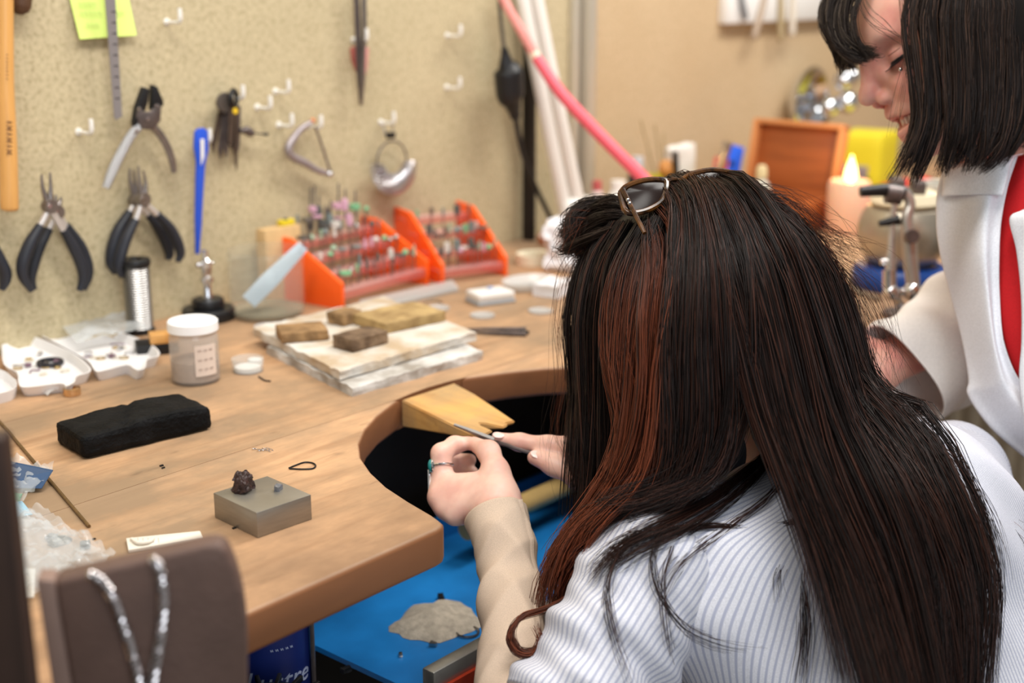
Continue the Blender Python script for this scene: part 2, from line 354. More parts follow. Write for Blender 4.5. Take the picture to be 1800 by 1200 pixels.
mk('shell', xf(g_lathe([(0, ht + .045), (.03, ht + .046), (.05, ht + .042), (.062, ht + .03), (.066, ht + .01), (.066, 0), (0, 0)], 48), tuple(hz.location)), M_black, hz)
for i in range(18):
    t = i / 18 * 2 * math.pi; mk('rib', xf(g_box(.004, .02, .006, .001), (hz.location[0] + .05 * math.cos(t), hz.location[1] + .05 * math.sin(t), .60 + ht + .04), (0, 0, t + 1.57)), M_black, hz)
tag(mk('tub_shelf', xf(g_box(.21, .30, .02), (.69, .945, .58)), M_dark), 'dark shelf under the bench holding the tub', 'shelf')
# ------------------------------------------------------------------ things on the tool wall
def wslab(pxs, off, th, bev=.0008): return g_slab([WP(x, y, off) for x, y in pxs], (0, -th, 0), bev)
def wtube(pxs, r, off, n=10, res=None, flat=1.): return g_tube([WP(p[0], p[1], p[2] if len(p) > 2 else off) for p in pxs], r, n, res or len(pxs) * 5, up=(0, -1, 0), flat=flat)
def wroot(name, label, cat, px, py, off=0., group=None): return thing(name, label, cat, tuple(WP(px, py, off)), 0., group)
hookG = join(g_tube([(0, 0, 0), (0, -.012, -.0005), (0, -.021, 0), (0, -.0235, .004), (0, -.0235, .014)], [.0017, .0017, .002, .0024, .0022], 8, 14), xf(g_lathe([(0, -.001), (.004, -.001), (.0035, .0012), (0, .0012)], 12), (0, 0, 0), (math.pi / 2, 0, 0)))
hookM = mesh_of('wall_hook', (hookG[0] * 1.25, hookG[1]), M_hook)
for px, py, lab in ((293, 38, 'bare white wall hook right of the yellow note'), (138, 231, 'bare white wall hook left of the grey plier handles'), (404, 170, 'white wall hook carrying the bunch of keys'),
                    (484, 160, 'bare white wall hook, upper of two right of the keys'), (452, 188, 'bare white wall hook just right of the key ring'), (490, 219, 'bare white wall hook left of the grey calliper'),
                    (541, 221, 'white wall hook carrying the grey calliper'), (621, 70, 'white wall hook carrying the red tweezers'), (669, 214, 'white wall hook carrying the ring sizers'),
                    (786, 62, 'bare white wall hook, upper of the pair beside the cable'), (785, 153, 'bare white wall hook, lower of the pair beside the cable'), (346, 246, 'white wall hook carrying the blue strap')):
    o = bpy.data.objects.new('wall_hook', hookM); COL.objects.link(o); o.location = WP(px, py, 0); tag(o, lab, 'hook', 'white hooks on the tool wall')
# wooden handle
M_ash = wood_mat('ash_wood', (214, 160, 92), (188, 130, 66), None, 'z', rough=.35)
r = wroot('turned_wooden_tool', 'varnished wooden tool shaft hanging at the picture edge', 'tool', 14, 372, .02)
mk('shaft', wtube([(8, -60), (9, 40), (10, 150), (14, 260), (16, 345), (17, 366), (17, 371)], [.010, .0095, .0095, .0105, .0108, .0105, .006], .024, 20, 40), M_ash, r)
M_burn = mat('burnt_brown', (112, 70, 34), .6)
for k in range(9):
    y = 214 + k * 7; mk('burnt_stamp', wtube([(12, y), (16, y + 2 * math.sin(k * 2.1)), (21, y + 1)], .0007, .0345, 6), M_burn, r)
for k in range(8):
    y = 96 + k * 6; mk('burnt_stamp', wtube([(11, y), (14, y + 1.5 * math.sin(k))], .0004, .0345, 5), M_burn, r)
tag(mk('leather_tip', wtube([(38, -60), (38, -10), (37, 10), (36, 20), (36, 26)], [.012, .012, .0115, .009, .003], .015, 18), mat('dark_leather', (92, 62, 40), .6, var=.3, vscale=60)), 'rounded dark brown tool end beside the wooden handle', 'tool')
# sticky note and ruler
r = wroot('sticky_note', 'bright yellow green sticky note with faint handwriting', 'note', 185, 70, .002)
mk('sheet', g_slab([WP(118, -20, .001), WP(222, -20, .001), WP(240, 62, .010), WP(140, 69, .010)], (0, -.0004, 0)), mat('note_paper', (218, 240, 128), .7, sss=.0), r, smooth=False)
M_ink = mat('faint_pencil', (150, 172, 96), .8)
for k, (x0, y0, n) in enumerate(((138, 8, 4), (140, 24, 5), (152, 45, 3), (204, 24, 2))):
    for j in range(n):
        x = x0 + j * 8; f = .0044 + (y0 + 20) / 90 * .0075; mk('pen_stroke', wtube([(x, y0), (x + 2, y0 - 4), (x + 4, y0 + 2), (x + 7, y0 - 1)], .0003, f + .0012, 5, 10), M_ink, r)
r = wroot('steel_ruler', 'narrow grey steel ruler hanging over the yellow note', 'ruler', 198, 210, .02)
mk('blade', wslab([(181, -40), (200, -40), (214, 205), (203, 211), (200, 205)], .022, .0012, 0), mat('ruler_steel', (142, 136, 136), .5, .35), r, smooth=False)
for k in range(9):
    y = 20 + k * 19; x = 201 + y * .045; mk('graduation', wslab([(x - 6 + y * .0, y), (x + 2, y), (x + 2, y + 1.6), (x - 6, y + 1.6)], .0234, .0002, 0), M_black, r, smooth=False)
# parallel pliers
r = wroot('parallel_pliers', 'silver parallel pliers with black jaws and bare handles', 'pliers', 250, 330, .02)
mk('jaw', wslab([(246, 152), (256, 156), (254, 178), (249, 193), (241, 200), (231, 226), (229, 214), (234, 186)], .022, .009, .0012), M_black, r)
mk('jaw', wslab([(262, 148), (270, 152), (281, 178), (280, 186), (270, 190), (260, 193), (261, 172)], .022, .009, .0012), M_black, r)
mk('pivot_plate', wslab([(240, 189), (252, 196), (262, 196), (274, 182), (281, 186), (279, 213), (266, 228), (246, 226), (238, 205)], .030, .004, .001), M_dsteel, r)
M_pl = mat('plier_steel', (150, 142, 138), .35, .85, var=.2, vscale=90)
mk('handle', wtube([(252, 214), (232, 236), (212, 270), (196, 304), (186, 330)], [.0052, .0055, .006, .006, .0045], .028, 12, 24, 1.1), mat('knurled_steel', (198, 200, 204), .3, .9, bump=1., bscale=900), r)
mk('handle', wtube([(258, 214), (278, 232), (294, 258), (303, 284), (306, 303)], [.0045, .0042, .004, .0038, .003], .026, 12, 24, 1.3), M_pl, r)
for x, y in ((245, 191), (275, 186), (260, 210), (240, 231)): mk('rivet', xf(g_lathe([(0, 0), (.0026, 0), (.0022, .001), (0, .0012)], 12), tuple(WP(x, y, .0345)), (math.pi / 2, 0, 0)), M_chrome, r)
# black-handled pliers
def pliers(label, off, jaws, piv, shanks, grips, gr=.0085, jm=M_pl):
    r = wroot('pliers', label, 'pliers', piv[0], max(g[-1][1] for g in grips), off, 'black-handled pliers on the tool wall')
    for j in jaws: mk('jaw', wtube(j, [.0012, .0022, .0046], off + .006, 10, 12), jm, r)
    mk('pivot', xf(g_lathe([(0, -.006), (.0085, -.006), (.0095, -.003), (.0095, .003), (.0085, .006), (0, .006)], 20), tuple(WP(*piv, off + .006)), (math.pi / 2, 0, 0)), M_pl, r)
    mk('screw', xf(g_lathe([(0, 0), (.003, 0), (.0026, .001), (0, .001)], 12), tuple(WP(*piv, off + .012)), (math.pi / 2, 0, 0)), M_chrome, r)
    for s in shanks: mk('handle_shank', wtube(s, [.0044, .0042], off + .006, 10, 6), mat('bright_shank', (214, 208, 204), .35, .6), r)
    for g in grips: mk('grip', wtube(g, [gr * .72, gr, gr * 1.02, gr * .85, gr * .5], off + .006, 14, 26, .8), M_grip, r)
pliers('black-handled needle pliers, front of the pair beside the wooden handle', .026, [[(73, 306), (75, 330), (84, 356)], [(88, 303), (89, 330), (88, 356)]], (87, 362), [[(84, 372), (70, 398)], [(92, 372), (111, 404)]],
       [[(71, 396), (52, 428), (40, 460), (40, 486), (55, 511)], [(112, 404), (130, 436), (143, 466), (146, 490), (139, 511)]])
pliers('black-handled short pliers, rear of the pair beside the wooden handle', .004, [[(98, 342), (98, 352), (97, 366)], [(107, 346), (106, 354), (101, 366)]], (99, 372), [[(95, 382), (84, 406)], [(104, 380), (120, 408)]],
       [[(86, 402), (68, 436), (58, 466), (54, 490), (60, 508)], [(117, 396), (140, 430), (152, 460), (155, 484), (147, 510)]])
pliers('black-handled pliers, front of the pair behind the wire spool', .026, [[(243, 292), (245, 318), (250, 344)], [(252, 300), (256, 322), (254, 344)]], (251, 350), [[(247, 362), (238, 388)], [(257, 360), (277, 378)]],
       [[(238, 386), (222, 418), (212, 448), (208, 470), (214, 486)], [(276, 376), (298, 400), (312, 426), (317, 446), (312, 460)]])
pliers('black-handled pliers, rear of the pair behind the wire spool', .004, [[(228, 296), (229, 318), (236, 344)], [(235, 298), (238, 322), (240, 344)]], (239, 352), [[(234, 362), (226, 376)], [(246, 362), (262, 380)]],
       [[(228, 372), (208, 404), (197, 436), (194, 462), (202, 480)], [(260, 376), (280, 402), (293, 428), (298, 446), (294, 456)]])
tag(mk('plier_grip', wtube([(-14, 430), (-2, 455), (8, 478), (8, 495), (3, 510)], [.008, .0095, .0098, .008, .004], .02, 14, 24, .8), M_grip), 'dark plier grip cut off by the picture edge', 'pliers')
# blue strap and rotary stand
r = wroot('blue_strap', 'long blue plastic strap hanging from a wall hook', 'strap', 346, 446, .02)
mk('band', wslab([(340, 232), (345, 226), (355, 224), (362, 230), (363, 262), (357, 290), (354, 340), (351, 400), (347, 446), (342, 446), (341, 380), (342, 320), (343, 285), (339, 258)], .024, .005, .001), mat('blue_strap', (38, 82, 200), .4), r)
mk('inner_strip', wslab([(352, 244), (358, 244), (358, 275), (353, 290)], .0305, .0012, .0), M_white, r)
b0 = PZ(346, 553); b0 = np.array([1.068, 1.452, ZB])
r = thing('rotary_stand', 'black round stand with a chrome upright beside the wire spool', 'stand', tuple(b0))
mk('base', xf(g_lathe([(0, 0), (.034, 0), (.0355, .002), (.0355, .014), (.034, .016), (0, .016)], 40), tuple(b0)), M_black, r)
mk('collar', xf(g_lathe([(0, .016), (.021, .016), (.0215, .018), (.0215, .027), (.020, .029), (0, .029)], 36), tuple(b0)), M_black, r)
mk('chrome_post', xf(g_lathe([(0, .029), (.007, .029), (.007, .034), (.0055, .036), (.0055, .05), (.009, .052), (.009, .058), (.006, .06), (.0075, .072), (.0075, .08), (.004, .084), (.0045, .094), (.0, .096)], 20), tuple(b0)), M_chrome, r)
mk('clamp_screw', xf(g_tube([(-.012, 0, .076), (.012, 0, .076)], .0022, 10), tuple(b0)), M_chrome, r); mk('clamp_knob', xf(g_sphere(.004, 12), tuple(b0 + np.array([-.012, 0, .076]))), M_chrome, r)
# keys
r = wroot('key_bunch', 'bunch of dark keys and blades hanging on a ring', 'keys', 402, 285, .02)
mk('ring', xf(g_torus(.010, .0035, 26, 8), tuple(WP(411, 172, .022)), (math.pi / 2, 0, .5)), M_black, r)
mk('round_tag', xf(g_lathe([(0, 0), (.013, 0), (.014, .003), (.013, .005), (0, .005)], 26), tuple(WP(393, 180, .016)), (math.pi / 2, 0, 0)), mat('tag_grey', (92, 84, 78), .5, .4), r)
mk('yellow_dot', xf(g_lathe([(0, 0), (.0042, 0), (.0042, .0016), (0, .002)], 16), tuple(WP(413, 195, .034)), (math.pi / 2, 0, 0)), mat('yellow_paint', (224, 186, 40), .5), r)
for k, (x0, x1, y1, w) in enumerate(((390, 374, 270, 8), (396, 386, 280, 9), (402, 396, 278, 8), (408, 404, 262, 10), (413, 412, 276, 10), (418, 417, 266, 8), (415, 414, 300, 5))):
    mk('key_blade', wslab([(x0 - w / 2, 186), (x0 + w / 2, 186), (x1 + w / 2.4, y1 - 14), (x1 + 1, y1), (x1 - w / 2.4, y1 - 16)], .010 + .004 * (k % 4), .0018, 0), M_dsteel if k % 3 else mat('key_brown', (88, 74, 64), .5, .5), r, smooth=False)
mk('fob', wtube([(422, 230), (432, 229), (440, 233), (444, 235)], [.003, .006, .0062, .0045], .02, 12), M_dsteel, r); mk('fob_chain', wtube([(444, 234), (458, 235), (470, 236)], [.001, .001, .0026], .02, 8), M_black, r)
# tweezers
r = wroot('tweezers', 'steel tweezers with dull red grips hanging from a hook', 'tweezers', 632, 186, .02)
mk('arm', wslab([(620, -30), (628, -30), (632, 60), (634, 130), (634, 186), (631, 184), (626, 130), (623, 60)], .018, .004, .0006), M_dsteel, r); mk('arm', wslab([(634, -30), (641, -30), (642, 60), (640, 130), (635, 186), (633, 184), (634, 130), (636, 60)], .024, .004, .0006), M_pl, r)
M_rg = mat('red_grip', (158, 84, 74), .55, var=.2, vscale=60)
mk('red_grip', wslab([(614, 84), (626, 80), (629, 134), (622, 122), (616, 104)], .014, .004, .001), M_rg, r); mk('red_grip', wslab([(641, 82), (647, 84), (644, 120), (640, 134)], .026, .003, .001), mat('pale_red_grip', (196, 136, 128), .5), r)
# calliper
r = wroot('spring_calliper', 'grey bowed calliper hanging left of the ring sizers', 'calliper', 580, 310, .02)
M_cal = mat('grey_alloy', (166, 156, 158), .45, .6)
mk('bow', wtube([(552, 212), (530, 226), (514, 246), (507, 262), (514, 275), (536, 286), (560, 300), (584, 306)], [.003, .005, .006, .0062, .006, .0055, .0045, .0035], .02, 10, 40), M_cal, r)
mk('rod', wtube([(554, 222), (564, 250), (573, 278), (581, 302)], .002, .02, 8), M_pl, r); mk('orange_joint', xf(g_sphere(.0042, 12), tuple(WP(550, 212, .021))), mat('copper_orange', (214, 142, 96), .45, .5), r); mk('screw', xf(g_sphere(.005, 12), tuple(WP(579, 306, .022))), M_chrome, r)
# ring sizers
r = wroot('ring_sizers', 'fan of steel ring sizers threaded on one wire hoop', 'ring sizers', 688, 350, .02)
mk('clip', wslab([(676, 232), (692, 232), (690, 243), (678, 243)], .02, .006, .001), M_black, r)
mk('clip_wire', wtube([(668, 214, .012), (674, 222, .018), (677, 236, .022)], .0012, .02, 6), M_pl, r); mk('clip_wire', wtube([(690, 212, .022), (691, 224, .022), (689, 236, .022)], .0012, .02, 6), M_pl, r)
c = WP(689, 284, .02); mk('hoop', xf(g_torus(.032, .0016, 40, 8), tuple(c), (math.pi / 2, 0, 0)), M_pl, r)
M_rs = mat('sizer_steel', (205, 203, 208), .28, .95)
for k in range(21):
    t = math.radians(-172 + k * 164 / 20); R0 = .0105 + .0055 * math.sin(k / 20 * math.pi)
    mk('sizer_ring', xf(g_torus(R0, .0019, 26, 8), (c[0] + .034 * math.cos(t), c[1] - .006, c[2] + .034 * math.sin(t)), (math.pi / 2, 0, 0), (1, 1, 1)) if False else basis(g_torus(R0, .0013, 26, 8), (c[0] + .0345 * math.cos(t), c[1] - .004, c[2] + .0345 * math.sin(t)), (math.cos(t), 0, math.sin(t)), (0.25 * -math.sin(t), -.95, .25 * math.cos(t)), (-math.sin(t), .25, math.cos(t))), M_rs, r)
# cable with connector, post, lamp arm, pink hose
r = thing('power_cable', 'black cable with an in-line plug connector by the white lamp arm', 'cable', tuple(WP(978, 412, .05)))
mk('upper_cord', wtube([(876, -40), (879, 20), (883, 60), (887, 95)], .0032, .05, 8), mat('grey_cord', (84, 80, 72), .5), r)
mk('lower_cord', wtube([(905, 200), (912, 240), (922, 280), (944, 334), (966, 380), (978, 412)], .0045, .05, 8), M_black, r)
ax = [(886, 84), (888, 96), (890, 112), (893, 121), (894, 130), (897, 168), (900, 180), (904, 196), (906, 206), (907, 212)]
mk('connector', wtube(ax, [.005, .007, .012, .020, .0235, .0225, .015, .0095, .0085, .004], .05, 18, 44, 1.1), M_black, r)
a = WP(930, 300, .02); tag(mk('upright_post', xf(g_box(.014, .02, .62, .001), (a[0], 1.48, ZB)), mat('black_paint', (34, 30, 28), .5, .3)), 'black upright post against the wall behind the lamp arm', 'post')
r = thing('lamp_arm', 'white double-tube lamp arm rising from the bench', 'lamp arm', (1.86, 1.40, ZB))
def armpt(px, py, d): return PD(px, py, d)
for dx, w, nm in ((-15, .0125, 'tube'), (10, .0105, 'tube')):
    mk(nm, g_tube([armpt(930 + dx, -40, 2.20), armpt(935 + dx, 0, 2.20), armpt(975 + dx, 200, 2.24), armpt(1004 + dx, 340, 2.27), armpt(1013 + dx, 385, 2.28)], w, 12, 20), mat('lamp_enamel', (226, 220, 212), .4), r)
mk('base', join(xf(g_lathe([(0, 0), (.04, 0), (.042, .004), (.038, .02), (.022, .035), (.02, .075), (0, .08)], 28), tuple(np.array([1.835, 1.402, ZB])))), M_white, r)
mk('joint', xf(g_sphere(.024, 16, (1, 1, 1.1)), tuple(armpt(1008, 375, 2.27))), M_white, r)
r = thing('pink_hose', 'pink rubber hose with a pale braided end crossing the wall', 'hose', tuple(PD(1190, 372, 2.0)))
mk('braided_end', g_tube([PD(868, -40, 2.12), PD(890, 8, 2.12), PD(915, 52, 2.1), PD(941, 98, 2.1)], .0078, 14, 24), mat('braid_pink', (228, 128, 124), .5, bump=1., bscale=700, rgb2=(240, 176, 166), vscale=500), r)
mk('ferrule', g_tube([PD(938, 93, 2.1), PD(944, 103, 2.1)], .0088, 14), mat('ferrule', (236, 214, 190), .4), r)
mk('rubber_tube', g_tube([PD(942, 100, 2.1), PD(985, 162, 2.09), PD(1040, 222, 2.07), PD(1095, 278, 2.05), PD(1150, 332, 2.02), PD(1200, 384, 2.0)], [.0085, .0098, .0098, .0098, .0098, .0095], 16, 40), mat('pink_rubber', (228, 92, 108), .45), r)
# ledge with tools on the far board
a, b = WP(1262, 42, 0), WP(1445, 33, 0)
tag(mk('tool_ledge', xf(g_box(b[0] - a[0], .022, .07, .003), ((a[0] + b[0]) / 2, YW - .011, a[2])), M_white), 'white tool ledge high on the beige board', 'ledge')
for x0, y0, x1, y1, rr, c, lab in ((1302, -20, 1310, 36, .0065, (132, 136, 140), 'grey tool shaft hanging from the white ledge, first from the aluminium strip'), (1348, -20, 1326, 70, .0075, (170, 150, 130), 'slanting brown tool hanging from the white ledge'), (1374, -20, 1372, 72, .0075, (176, 158, 122), 'straight tan tool hanging from the white ledge'), (1394, -20, 1392, 64, .008, (222, 212, 196), 'pale cream tool hanging from the white ledge')):
    tag(mk('hanging_tool', g_tube([WP(x0, y0, .03), WP((x0 + x1) / 2, (y0 + y1) / 2, .03), WP(x1, y1 - 8, .03), WP(x1, y1, .03)], [rr * .7, rr, rr, rr * .5], 10, 14), mat('tool_%d' % x0, c, .5)), lab, 'tool', 'tools hanging from the white ledge')
# ------------------------------------------------------------------ things on the near bench
M_char = mat('charcoal', (7, 7, 8), .65, vscale=35, bump=.9, bscale=260, rgb2=(22, 22, 23), spec=.15)
G = g_rough(.139, .066, .0265, 17, .0012, 55, 2., .006)
V = G[0]; t = V[:, 0] + .008 - .006 * np.sin(V[:, 1] * 60) - .010 * (V[:, 1] / .03); w = np.exp(-(t / .0022) ** 2)[:, None]; V = V * (1 - np.array([0, .035, .12]) * w)
V[:, 2] += .0018 * np.sin(V[:, 0] * 45 + 1) * (V[:, 2] > .02)
a, b = PZ(150, 810), PZ(375, 755); d = math.atan2(b[1] - a[1], b[0] - a[0]); c = (a + b) / 2 + .033 * np.array([-math.sin(d), math.cos(d), 0])
tag(mk('charcoal_block', xf((V, G[1]), tuple(c), (0, 0, d)), M_char), 'long black charcoal soldering block with a cracked top', 'charcoal block')
# soldering boards and firebricks
M_board = mat('soldering_board', (214, 212, 208), .8, var=.5, vscale=26, bump=.6, bscale=150, rgb2=(150, 142, 132))
def board(pxs, z, th, lab, seed):
    F_, L_, R_ = [PZ(x, y, z) for x, y in pxs]; u = R_ - F_; v = L_ - F_; n = 30
    G = g_rough(1, 1, 1, n, 0, 1); V = G[0]; W = []
    for x, y, zz in V:
        p = F_ + u * (x + .5) + v * (y + .5) + np.array([0, 0, zz * th]); q = Vector(p * 60) + Vector((seed, 0, 0))
        rag = (.5 - abs(x) < .03 or .5 - abs(y) < .03); nz = noise.noise_vector(q) * (.0022 if rag else .0005) + noise.noise_vector(q * 3) * (.0009 if rag else .0002)
        if zz < .02: nz.z = 0
        W.append(p + np.array(nz))
    return tag(mk('soldering_board', (np.array(W), G[1]), M_board), lab, 'board', 'stacked soldering boards')
board([(620, 697), (468, 622), (850, 632)], ZB, .0105, 'white ragged soldering board, lower of the stacked two', 0.)
M_board2 = mat('scorched_board', (212, 208, 200), .85, var=.5, vscale=22, bump=.7, bscale=150, rgb2=(182, 160, 132)); M_bsave = M_board; M_board = M_board2
board([(598, 668), (446, 590), (838, 598)], ZB + .0120, .0105, 'scorched soldering board lying on the lower one', 5.)
M_brick = mat('old_brick', (168, 134, 92), .85, var=.5, vscale=50, bump=.8, bscale=220, rgb2=(112, 86, 56)); ZT = ZB + .0232
for k, (px, py, sx, sy, h, rz, lab, cc) in enumerate(((531, 592, .058, .046, .013, -.55, 'small scorched wooden block by the clear jar', 0), (634, 606, .058, .036, .016, -.02, 'dark-fronted scorched wooden block at the front of the board', 0), (702, 566, .098, .070, .014, -.12, 'large scorched wooden block at the back of the board', 0), (606, 566, .034, .03, .016, .1, 'little dark-ended wooden block touching the orange rack', 0))):
    q = PZ(px, py, ZT); tag(mk('wooden_block', xf(g_rough(sx, sy, h, 10, .0011, 90, k * 3., .0015), (q[0], q[1], ZT - .0004), (0, 0, rz)), [mat('brick_tan', (168, 132, 90), .85, vscale=50, bump=.8, bscale=220, rgb2=(118, 90, 58)), mat('brick_dark', (132, 108, 84), .85, vscale=50, bump=.8, bscale=220, rgb2=(84, 64, 46)), mat('brick_yellow', (184, 156, 106), .85, vscale=40, bump=.8, bscale=220, rgb2=(138, 110, 70)), M_brick][k]), lab, 'block', 'scorched blocks on the soldering board')
# bench pin
pin = [(.986, 1.002), (1.070, 1.001), (1.055, .955), (1.019, .866), (1.008, .869), (1.004, .864), (.996, .8625), (.992, .884), (.988, .889), (.984, .884), (.981, .864), (.968, .862), (.957, .868), (.962, .90)]
bm = bmesh.new(); up_ = [bm.verts.new((x, y, ZB - .001 - .01 * ((1.0 - y) / .14) ** 2 * .3)) for x, y in pin]; lo_ = [bm.verts.new((x, y, ZB - .006 - .026 * max(0, (y - .862) / .14))) for x, y in pin]
bm.faces.new(up_); bm.faces.new(lo_[::-1])
for i in range(len(pin)): bm.faces.new((up_[i], up_[i - 1], lo_[i - 1], lo_[i]))
bmesh.ops.recalc_face_normals(bm, faces=bm.faces[:]); bmesh.ops.bevel(bm, geom=bm.edges[:], offset=.0012, segments=2, affect='EDGES')
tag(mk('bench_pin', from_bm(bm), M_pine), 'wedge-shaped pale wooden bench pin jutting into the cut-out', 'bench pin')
# steel block, stone, gem
M_sb = mat('block_steel', (158, 152, 142), .42, .75, var=.12, vscale=40, aniso=.3, stretch=(1, 1, 8))
a, b2, c2 = PZ(457, 944), PZ(551, 911), PZ(375, 911); cx = (b2 + c2) / 2; dd = math.atan2(b2[1] - a[1], b2[0] - a[0])
tag(mk('steel_block', xf(g_box(.056, .063, .0228, .0006), (cx[0], cx[1], ZB), (0, 0, dd)), M_sb), 'square grey steel bench block near the bench corner', 'block')
zt = ZB + .0228
q = PZ(428, 862, zt); G = g_rough(.019, .017, .017, 9, .0038, 110, 4., .005); G = (G[0] * (1 - .35 * np.clip(G[0][:, 2:] / .017, 0, 1) ** 2 * np.array([1, 1, 0])) , G[1])
tag(mk('brown_stone', xf(G, (q[0], q[1], zt), (0, 0, .4)), mat('brown_lump', (62, 40, 36), .45, var=.4, vscale=150, bump=.5, bscale=500)), 'dark brown lumpy stone on the steel block', 'stone')
q = PZ(489, 861, zt); tag(mk('grey_gem', xf(g_rough(.0085, .005, .0045, 3, .0013, 300, 1.), (q[0], q[1], zt), (0, 0, .5)), mat('grey_gem', (136, 138, 146), .25, .3, var=.4, vscale=300)), 'tiny glittering grey gem on the steel block', 'gem')
def bz(px, py, h=0.): p = PZ(px, py); p[2] += h; return p
q = [bz(x, y, .001) for x, y in ((508, 824), (520, 819), (535, 814), (549, 815), (555, 820), (549, 825), (530, 826), (509, 825))]
tag(mk('wire_loop', g_tube(q, .0008, 8, 40), M_black), 'thin black wire bent into a drop loop', 'wire')
for k, (px, py) in enumerate(((448, 790), (457, 792), (464, 791), (471, 791), (476, 793))):
    q = bz(px, py, .0008); tag(mk('jump_ring', xf(g_torus(.0026, .0005, 18, 6), tuple(q), (.2 * k, .3, 0), (1, .7, 1)), M_chrome), ['first', 'second', 'third', 'fourth', 'last'][k] + ' tiny silver jump ring in the row behind the wire loop', 'ring', 'jump rings behind the wire loop')
for k, (px, py) in enumerate(((284, 819), (287, 823), (165, 948), (412, 929))):
    q = bz(px, py); tag(mk('dark_crumb', xf(g_rough(.003, .002, .0012, 1, .0006, 300, k), tuple(q)), M_black), ['dark crumb left of the wire loop, upper of two', 'dark crumb left of the wire loop, lower of two', 'dark crumb beside the brass rod tip', 'flat dark crumb at the foot of the steel block'][k], 'crumb')
tag(mk('brass_rod', g_tube([bz(-30, 708, .0016), bz(157, 928, .0016)], .0015, 10), mat('old_brass', (132, 104, 66), .4, .6, var=.3, vscale=120)), 'long thin brass rod lying across the bench', 'rod')
# clear plastic
def plastic(name, rgb=(225, 230, 232), alpha=.3, rough=.12): return mat(name, rgb, rough, alpha=alpha, spec=.8)
M_bag = plastic('clear_bag', alpha=.28); M_clear = plastic('clear_plastic', (222, 226, 224), .22, .08); M_frost = plastic('frosted_plastic', (228, 228, 226), .5, .3)
def sheet(corners, n, amp, seed, sc=60, lift=.002):
    A, B, C, D = [np.array(c, float) for c in corners]; V = []; F = []
    for j in range(n + 1):
        for i in range(n + 1):
            u, v = i / n, j / n; p = (A * (1 - u) + B * u) * (1 - v) + (D * (1 - u) + C * u) * v
            h = (abs(noise.noise(Vector((p[0] * sc, p[1] * sc, seed)))) + .6 * abs(noise.noise(Vector((p[0] * sc * 2.3, p[1] * sc * 2.3, seed + 4))))) * amp
            V.append(p + np.array([0, 0, lift + h]))
    F = [(j * (n + 1) + i, j * (n + 1) + i + 1, (j + 1) * (n + 1) + i + 1, (j + 1) * (n + 1) + i) for j in range(n) for i in range(n)]
    return np.array(V), F
r = thing('card_bag', 'clear plastic bag holding a dark blue card beside the brass rod', 'bag', tuple(bz(50, 870)))
mk('film', sheet([bz(-30, 822, .010), bz(98, 842, .006), bz(40, 895), bz(-40, 888)], 22, .014, 1.), M_bag, r, ang=0); mk('blue_card', g_slab([bz(-30, 822, .012), bz(96, 852, .014), bz(74, 866, .004), bz(-30, 868, .006)], (0, 0, .0006)), mat('navy_card', (52, 78, 112), .35), r, smooth=False)
mk('green_slip', g_slab([bz(12, 868, .002), bz(40, 872, .002), bz(34, 884, .001), bz(12, 884, .001)], (0, 0, .0004)), mat('green_print', (60, 140, 96), .5), r, smooth=False)
r = thing('film_bag', 'crumpled clear plastic bag lying behind the brown display', 'bag', tuple(bz(90, 960)))
mk('film', sheet([bz(-30, 900), bz(70, 905), bz(205, 985), bz(60, 1060)], 30, .016, 7., 55), M_bag, r, ang=0)
mk('inner_film', sheet([bz(-20, 905), bz(60, 915), bz(180, 975), bz(60, 1040)], 26, .010, 12., 70), M_bag, r, ang=0)
mk('blue_slip', g_slab([bz(8, 894, .004), bz(40, 892, .006), bz(58, 910, .003), bz(20, 914, .002)], (0, 0, .0005)), mat('pale_blue_slip', (150, 186, 206), .4), r, smooth=False)
for k, (px, py, s) in enumerate(((105, 955, .016), (150, 962, .011), (92, 948, .009))): mk('dark_piece', xf(g_rough(s, s * .7, .003, 2, .0008, 200, k), tuple(bz(px, py, .001)), (0, 0, k)), mat('grey_piece', (110, 112, 108), .4, .3), r)
tag(mk('paper_label', g_slab([bz(35, 1000, .0), bz(62, 1000, .0), bz(60, 1050), bz(34, 1052)], (0, 0, .0006)), mat('paper', (214, 208, 198), .8), smooth=False), 'white paper label under the crumpled bag', 'paper')
r = thing('ring_gauge', 'flat white plastic ring gauge lying behind the brown display', 'gauge', tuple(bz(290, 955)))
mk('strip', g_slab([bz(222, 951), bz(352, 938), bz(357, 949), bz(226, 972)], (0, 0, .003), .0006), mat('gauge_white', (226, 218, 204), .4), r)
mk('loop', g_tube([bz(232, 955, .004), bz(244, 964, .005), bz(262, 962, .005), bz(270, 954, .004)], .0016, 8, 16), mat('gauge_white', (0, 0, 0)), r)
for k in range(5): x = 242 + k * 9; mk('graduation', g_slab([bz(x, 951, .003), bz(x + 1, 951, .003), bz(x + 2, 960, .003), bz(x + 1, 960, .003)], (0, 0, .00015)), mat('grey_print', (150, 146, 140), .6), r, smooth=False)
